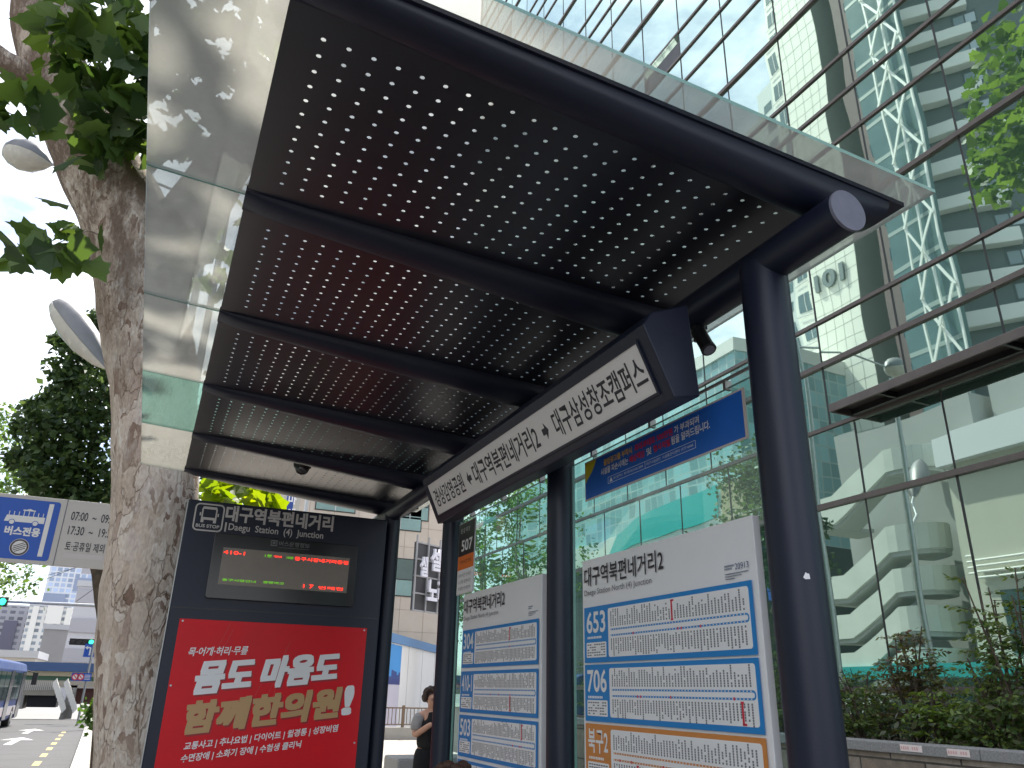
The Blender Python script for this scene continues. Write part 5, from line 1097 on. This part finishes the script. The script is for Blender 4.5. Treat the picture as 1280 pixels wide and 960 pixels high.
# ------------------------------------------------------------------ bus driving away
bus = thing('city_bus', (-6.2, 46, zg(46)), 'blue city bus driving away at the left edge of the road', 'bus')
xr, yf, yr, zbz = aty(29, 862, 50).x, 50.0, 39.0, zg(45) - .15
xl = xr - 2.5; busb = mat('bus_blue', (.008, .032, .15), .45, 0, .2, .08, 1)
sec = [(xl + .10, .32), (xr - .05, .32), (xr, .45), (xr, 2.55), (xr - .10, 2.88), (xr - .5, 3.0), (xl + .5, 3.0), (xl + .10, 2.88), (xl, 2.55), (xl, .45)]
mb = MB(); mb.prism([(x, yr, zbz + z) for x, z in sec], (0, yf - yr, 0)); mb.build('body', busb, bus, bevel=.06)
for k in range(6):
    y = yr + .6 + k * 1.55
    mb = MB(); mb.box((xr + .002, y, zbz + 1.25), (xr + .02, y + 1.4, zbz + 2.45)); mb.build('window', glassd, bus)
for y in (yf - 1.6, yr + 5.2):
    mb = MB(); mb.box((xr + .022, y, zbz + .4), (xr + .04, y + 1.15, zbz + 2.5)); mb.build('door', mat('bus_door', (.05, .055, .07), .2), bus)
for y in (yr + 2.4, yf - 2.6):
    mb = MB(); mb.tube([(xr - .3, y, zbz + .46), (xr + .015, y, zbz + .46)], .46, 22); wl = mb.build('wheel', mat('rubber', (.02, .02, .02), .8), bus); mb = MB(); mb.tube([(xr + .016, y, zbz + .46), (xr + .03, y, zbz + .46)], .25, 18); mb.build('rim', steel, wl)
mb = MB(); mb.tube([(xr - .1, yf + .05, zbz + 2.6), (xr + .35, yf + .25, zbz + 2.5)], .025, 8); mb.obox((xr + .38, yf + .25, zbz + 2.2), (.12, 0, 0), (0, .06, 0), (0, 0, .3)); mb.build('mirror', black, bus)
mb = MB(); mb.box((xr + .003, yr + .1, zbz + .55), (xr + .012, yf - .1, zbz + .95)); mb.build('white_stripe', mat('bus_stripe', (.45, .42, .45), .4), bus)
mb = MB(); mb.box((xl + .2, yr - .02, zbz + 1.5), (xr - .2, yr - .003, zbz + 2.6)); mb.build('rear_window', glassd, bus)
mb = MB()
for q in (xl + .2, xr - .35): mb.box((q, yr - .03, zbz + .7), (q + .15, yr - .004, zbz + 1.1))
mb.build('tail_light', mat('tail_red', (.4, .02, .02), .3), bus)

# ------------------------------------------------------------------ the other side of the street (seen in the glass)
def opp(px_, py_, xv): p = atx(px_, py_, xv); return Vector((16 - xv, p.y, p.z))
pale = mat('white_render', (.74, .74, .70), .6, 0, .3, .04, .3); palegrey = mat('grey_render', (.33, .34, .33), .7, 0, .3, .06, .3)
# A: pale tiled tower with 101
ta_ = thing('tiled_tower', (-37, 44, 0), 'pale tiled high-rise numbered 101 across the street', 'building', 'buildings across the street')
mb = MB(); mb.box((-46, 41.2, 0), (-34, 46.2, 92)); mb.build('wall', mat('tower_cream', (.80, .79, .70), .6, 0, .3, .02, .5), ta_)
mb = MB(); mb.box((-46, 41.19, 0), (-34.0, 41.196, 92)); mb.build('side_wall', mat('tower_side_shaded', (.36, .38, .35), .7, 0, .3, .05, .3), ta_)  # shade on the tower's side face put into a darker wall colour
mb = MB(); mb.box((-46, 46.2, 0), (-34.6, 48.4, 95)); mb.build('window_bay', mat('bay_cream', (.70, .70, .64), .6), ta_)
for k in range(26):
    z = 4 + k * 3.45; mb = MB(); mb.box((-34.60, 46.5, z), (-34.56, 48.0, z + 1.9)); f = mb.build('window', mat('slate_window', (.12, .17, .18), .2, 0, .6, .1, 1), ta_)
    mb = MB(); mb.box((-34.555, 47.2, z), (-34.54, 47.28, z + 1.9)); mb.box((-34.5, 46.3, z - .45), (-34.45, 48.3, z - .38)); mb.build('rail', mat('alu', (.5, .5, .5), .5), f)
mb = MB(); jn = mat('tile_joint', (.50, .50, .45), .7)
for k in range(64): mb.box((-33.999, 41.2, 2 + k * 1.42), (-33.99, 46.2, 2.07 + k * 1.42))
for k in range(1, 5): mb.box((-33.999, 41.2 + k, 2), (-33.99, 41.26 + k, 91))
mb.build('tile_joint', jn, ta_)
text('numerals', '101', (-33.98, 42.4, 35.3), 3.0, 1.75, (0, 1, 0), (0, 0, 1), mat('numeral_grey', (.16, .19, .19), .5), ta_, bold=.03, depth=.1, lift=.12)
# B: purple-brown tower
tb_ = thing('brown_tower', (-38, 37.5, 0), 'narrow purple-brown tower between the tiled one and the lattice', 'building', 'buildings across the street')
mb = MB(); mb.box((-46, 36.2, 0), (-34.3, 39.2, 88)); mb.build('wall', mat('plum_brick', (.17, .12, .12), .7, 0, .3, .06, 1), tb_)
for k in range(24): mb = MB(); mb.box((-34.29, 37.0, 4 + k * 3.4), (-34.26, 38.0, 5.2 + k * 3.4)); mb.build('window', glassd, tb_)
# C: white steel lattice in front of a glazed stair core
tc_ = thing('lattice_tower', (-24, 27.4, 0), 'glazed lift tower wrapped in a white diagonal steel lattice', 'tower', 'buildings across the street')
mb = MB(); mb.box((-25.0, 26.7, 0), (-24.6, 30.6, 58)); mb.build('glass_core', mat('teal_core', (.10, .17, .17), .2, 0, .6, .15, .4), tc_)
wst = mat('white_steel', (.78, .79, .74), .5)
mb = MB(); H6 = 5.2
ya_, yb_, yc_ = 26.35, 28.7, 28.7
for y in (26.4, 27.55, 28.7): mb.obox((-24.0, y, 29), (.07, 0, 0), (0, .06, 0), (0, 0, 29))
for k in range(12):
    z = k * 4.9
    for jj, (q0, q1, z0_, z1_) in enumerate(((26.4, 28.7, z, z + 4.9), (28.7, 27.55, z, z + 2.45), (27.55, 26.4, z + 2.45, z + 4.9))):
        a, b = Vector((-24.0, q0, z0_)), Vector((-24.0, q1, z1_)); d = (b - a); s_ = d.normalized().cross(Vector((1, 0, 0))); mb.obox((a + b) / 2 + Vector((.13 + .11 * jj, 0, 0)), d / 2, s_ * .08, Vector((.04, 0, 0)))
mb.build('lattice', wst, tc_)
mb = MB()
for k in range(20): mb.box((-24.62, 26.7, 1 + k * 2.9), (-24.58, 30.6, 1.3 + k * 2.9))
mb.build('floor_band', mat('teal_band', (.30, .36, .34), .5), tc_)
# D: dark apartment block with white balcony bands, turned to the street
dv = Vector((.613, .79, 0)).normalized(); ao = Vector((-30.0, 25.4, 0)); FDn = Vector((dv.y, -dv.x, 0))
td = thing('banded_apartments', (-36, 18, 0), 'dark grey apartment tower with white balcony bands and small windows', 'building', 'buildings across the street')
FD = Face(ao, dv, (0, 0, 1))
mb = MB(); FD.rect(mb, -22, 0, 6.5, 74, -9, 0); mb.build('wall', mat('slate_render', (.125, .145, .15), .7, 0, .3, .05, .4), td)
for k in range(24):
    z = 3.2 + k * 2.82
    mb = MB(); FD.rect(mb, -.2, z, 5.6, z + 1.0, .02, .75); FD.rect(mb, -22, z, -9, z + 1.0, .02, .75); mb.build('balcony_band', pale, td, bevel=.05)
    mb = MB(); FD.rect(mb, -.9 + .1, z - 1.5, .9, z - .1, .003, .05); wf = mb.build('window', mat('slate_frame', (.06, .075, .085), .5), td)
    mb = MB(); FD.rect(mb, -.7, z - 1.35, .0, z - .4, .051, .07); mb.build('bright_pane', mat('sky_pane', (.42, .47, .52), .2), wf)
    mb = MB(); FD.rect(mb, .1, z - 1.35, .8, z - .4, .051, .07); mb.build('dark_pane', mat('dim_pane', (.20, .25, .28), .2), wf)
# E: white stair block with curved parapets, and the low white building beside it
te = thing('stair_block', (-16.5, 26, 0), 'white open stair block with rounded parapets stacked floor over floor', 'building', 'buildings across the street')
mb = MB(); mb.box((-20.5, 22.0, 0), (-17.2, 30.5, 15)); mb.build('core_wall', palegrey, te)
for k, zt_ in enumerate((12.55, 8.9, 7.05, 5.3, 3.55)):
    ph_ = 1.1; yn, yfz = 25.0, 28.2; mb = MB()
    pts = [(yn - 1.7 * math.sin(R(a)), -15.4 + 1.4 * math.cos(R(a))) for a in range(0, 181, 15)]       # rounded near landing (y, x)
    poly = [(-14.0, yn)] + [(x, y) for y, x in pts] + [(-16.8, yn)]
    for (q0, q1) in zip(pts, pts[1:]):
        (y0, x0), (y1, x1) = q0, q1; m_ = Vector(((x0 + x1) / 2, (y0 + y1) / 2, zt_ - ph_ / 2)); d = Vector((x1 - x0, y1 - y0, 0)); n_ = d.normalized().cross(Vector((0, 0, 1))); mb.obox(m_, d / 2 * 1.03, n_ * .07, Vector((0, 0, ph_ / 2)))
    drop = 1.75
    mb.prism([(-14.07, yn, zt_ - ph_), (-14.07, yfz, zt_ - ph_ - drop), (-14.07, yfz, zt_ - drop), (-14.07, yn, zt_)], (.14, 0, 0))
    mb.box((-14.07, yfz, zt_ - drop - ph_), (-13.93, yfz + 1.5, zt_ - drop)); mb.box((-16.9, yfz + 1.36, zt_ - drop - ph_), (-14.07, yfz + 1.5, zt_ - drop))
    mb.build('parapet', mat('parapet_render', (.60, .63, .58), .7, 0, .3, .08, .5), te)
    mb = MB(); mb.prism([(x, y, zt_ - ph_ - .02) for x, y in poly], (0, 0, -.18)); mb.prism([(-14.07, yn, zt_ - ph_ - .02), (-14.07, yfz, zt_ - ph_ - drop - .02), (-14.07, yfz, zt_ - ph_ - drop - .2), (-14.07, yn, zt_ - ph_ - .2)], (-1.4, 0, 0)); mb.box((-16.9, yfz, zt_ - ph_ - drop - .2), (-14.07, yfz + 1.5, zt_ - ph_ - drop - .02)); mb.build('flight', mat('stair_grey', (.40, .42, .40), .7), te)
mb = MB(); mb.box((-13.9, 29.8, 0), (-13.6, 30.1, 14)); mb.build('downpipe', pale, te)
tf = thing('white_shop_building', (-17, 12, 0), 'white low building with deep parapet band and turquoise shop fascia', 'building', 'buildings across the street')
mb = MB(); mb.box((-24, -6, 0), (-14.4, 21.9, 11.0)); mb.build('wall', mat('shop_beige', (.50, .50, .42), .7, 0, .3, .05, .4), tf)
mb = MB(); mb.box((-24, -6.2, 11.0), (-14.0, 22.4, 12.3)); mb.build('parapet_band', mat('band_white', (.64, .66, .68), .6), tf)
mb = MB(); mb.box((-24, -6, 12.3), (-18, 21.5, 16.5)); mb.build('plant_room', palegrey, tf)
for k in range(4): mb = MB(); mb.tube([(-14.25, -6, 6.35 + k * .24), (-14.25, 21.6, 6.35 + k * .24)], .05, 8); mb.build('pipe', pale, tf)
for k in range(9): mb = MB(); mb.box((-14.39, -4.5 + k * 2.9, 3.4), (-14.35, -2.4 + k * 2.9, 5.8)); mb.build('window', glassd, tf)
mb = MB(); mb.box((-14.3, -6, 2.38), (-13.7, 29.5, 2.92)); mb.build('shop_fascia', mat('turquoise_fascia', (.015, .30, .30), .45, 0, .4, .05, 1), tf)
mb = MB(); mb.box((-14.38, -6, .1), (-14.34, 29, 2.36)); mb.build('shop_front', glassd, tf)
for k in range(13): mb = MB(); mb.box((-14.33, -5 + k * 2.6, .1), (-14.26, -4.85 + k * 2.6, 2.36)); mb.build('shop_pillar', palegrey, tf)
# F: cyan gridded office block with a white and turquoise fascia
tg = thing('cyan_office_block', (-26, 60, 0), 'cyan gridded glass office block with white and turquoise fascia', 'building', 'buildings across the street')
mb = MB(); mb.box((-40, 44, 12.5), (-22, 84, 27)); mb.build('glazed_wall', tower_mat('cyan_grid', (.46, .55, .54), (.20, .33, .35), 1.0, 1.25, .06), tg)
mb = MB(); mb.box((-40, 44, 0), (-22.3, 84, 12.5)); mb.build('base_wall', mat('dark_base', (.045, .05, .055), .4), tg)
mb = MB(); mb.box((-22.2, 44, 12.6), (-21.6, 84, 15.0)); mb.build('white_fascia', pale, tg)
mb = MB(); mb.prism([(-21.58, 46, 14.2), (-21.58, 58, 13.6), (-21.58, 61.5, 12.8), (-21.58, 60, 15.0), (-21.58, 57, 16.0), (-21.58, 46, 16.8)], (.1, 0, 0)); mb.build('turquoise_board', mat('turquoise_board', (.02, .44, .43), .5), tg)
mb = MB(); mb.box((-21.7, 43.4, 13.6), (-21.4, 45.4, 16.6)); mb.build('tan_board', mat('tan_board', (.46, .35, .22), .6), tg)
mb = MB(); mb.box((-22.0, 40.0, 7.8), (-21.6, 45.6, 11.4)); mb.build('blue_board', mat('blue_board', (.012, .07, .36), .5), tg)
mb = MB(); mb.box((-40, 43.9, 27), (-21.8, 84, 28.2)); mb.build('roof', pale, tg)
# G: far block above the tiled tower's shoulder
tgg = thing('far_apartments', (-56, 70, 0), 'stepped pale apartment block behind the tiled tower', 'building', 'buildings across the street')
mb = MB(); mb.box((-66, 66.2, 0), (-54, 70.5, 85.5)); mb.box((-66, 70.5, 0), (-55, 78, 82)); mb.build('wall', mat('far_pale', (.55, .58, .57), .7), tgg)
for k in range(20): mb = MB(); mb.box((-53.99, 67.4, 20 + k * 3.2), (-53.95, 69.2, 21.6 + k * 3.2)); mb.build('window', MATS['slate_window'], tgg)
# street trees across the road
def opp_tree(x, y, h, label, seed):
    rnd = random.Random(seed); t = thing('street_tree', (x, y, 0), label, 'tree', 'trees across the street'); mb = MB(); rough_tube(mb, [(x, y, -.3), (x + .1, y, h * .3), (x, y + .1, h * .6), (x, y, h * .85)], [.25, .2, .15, .05], 12, 5, .1, seed); mb.build('trunk', bark, t, smooth=True)
    mb = MB()
    for _ in range(int(h * 4)): cluster(mb, (x + rnd.gauss(0, .11 * h), y + rnd.gauss(0, .13 * h), h * rnd.uniform(.36, 1)), 1.1, 34, .42, rnd, shape=LEAF0, up=.4)
    mb.build('crown', leafm, t)
for i, (x, y, h) in enumerate(((-14.5, 66, 21), (-14.8, 75, 23), (-15.2, 85, 20), (-12.9, 37, 8))): opp_tree(x, y, h, ('leafy street tree across the road, first of the row past the crossing', 'leafy street tree across the road, tallest in the row', 'leafy street tree across the road, last of the row', 'shorter leafy tree across the road beside the stair block')[i], 60 + i)
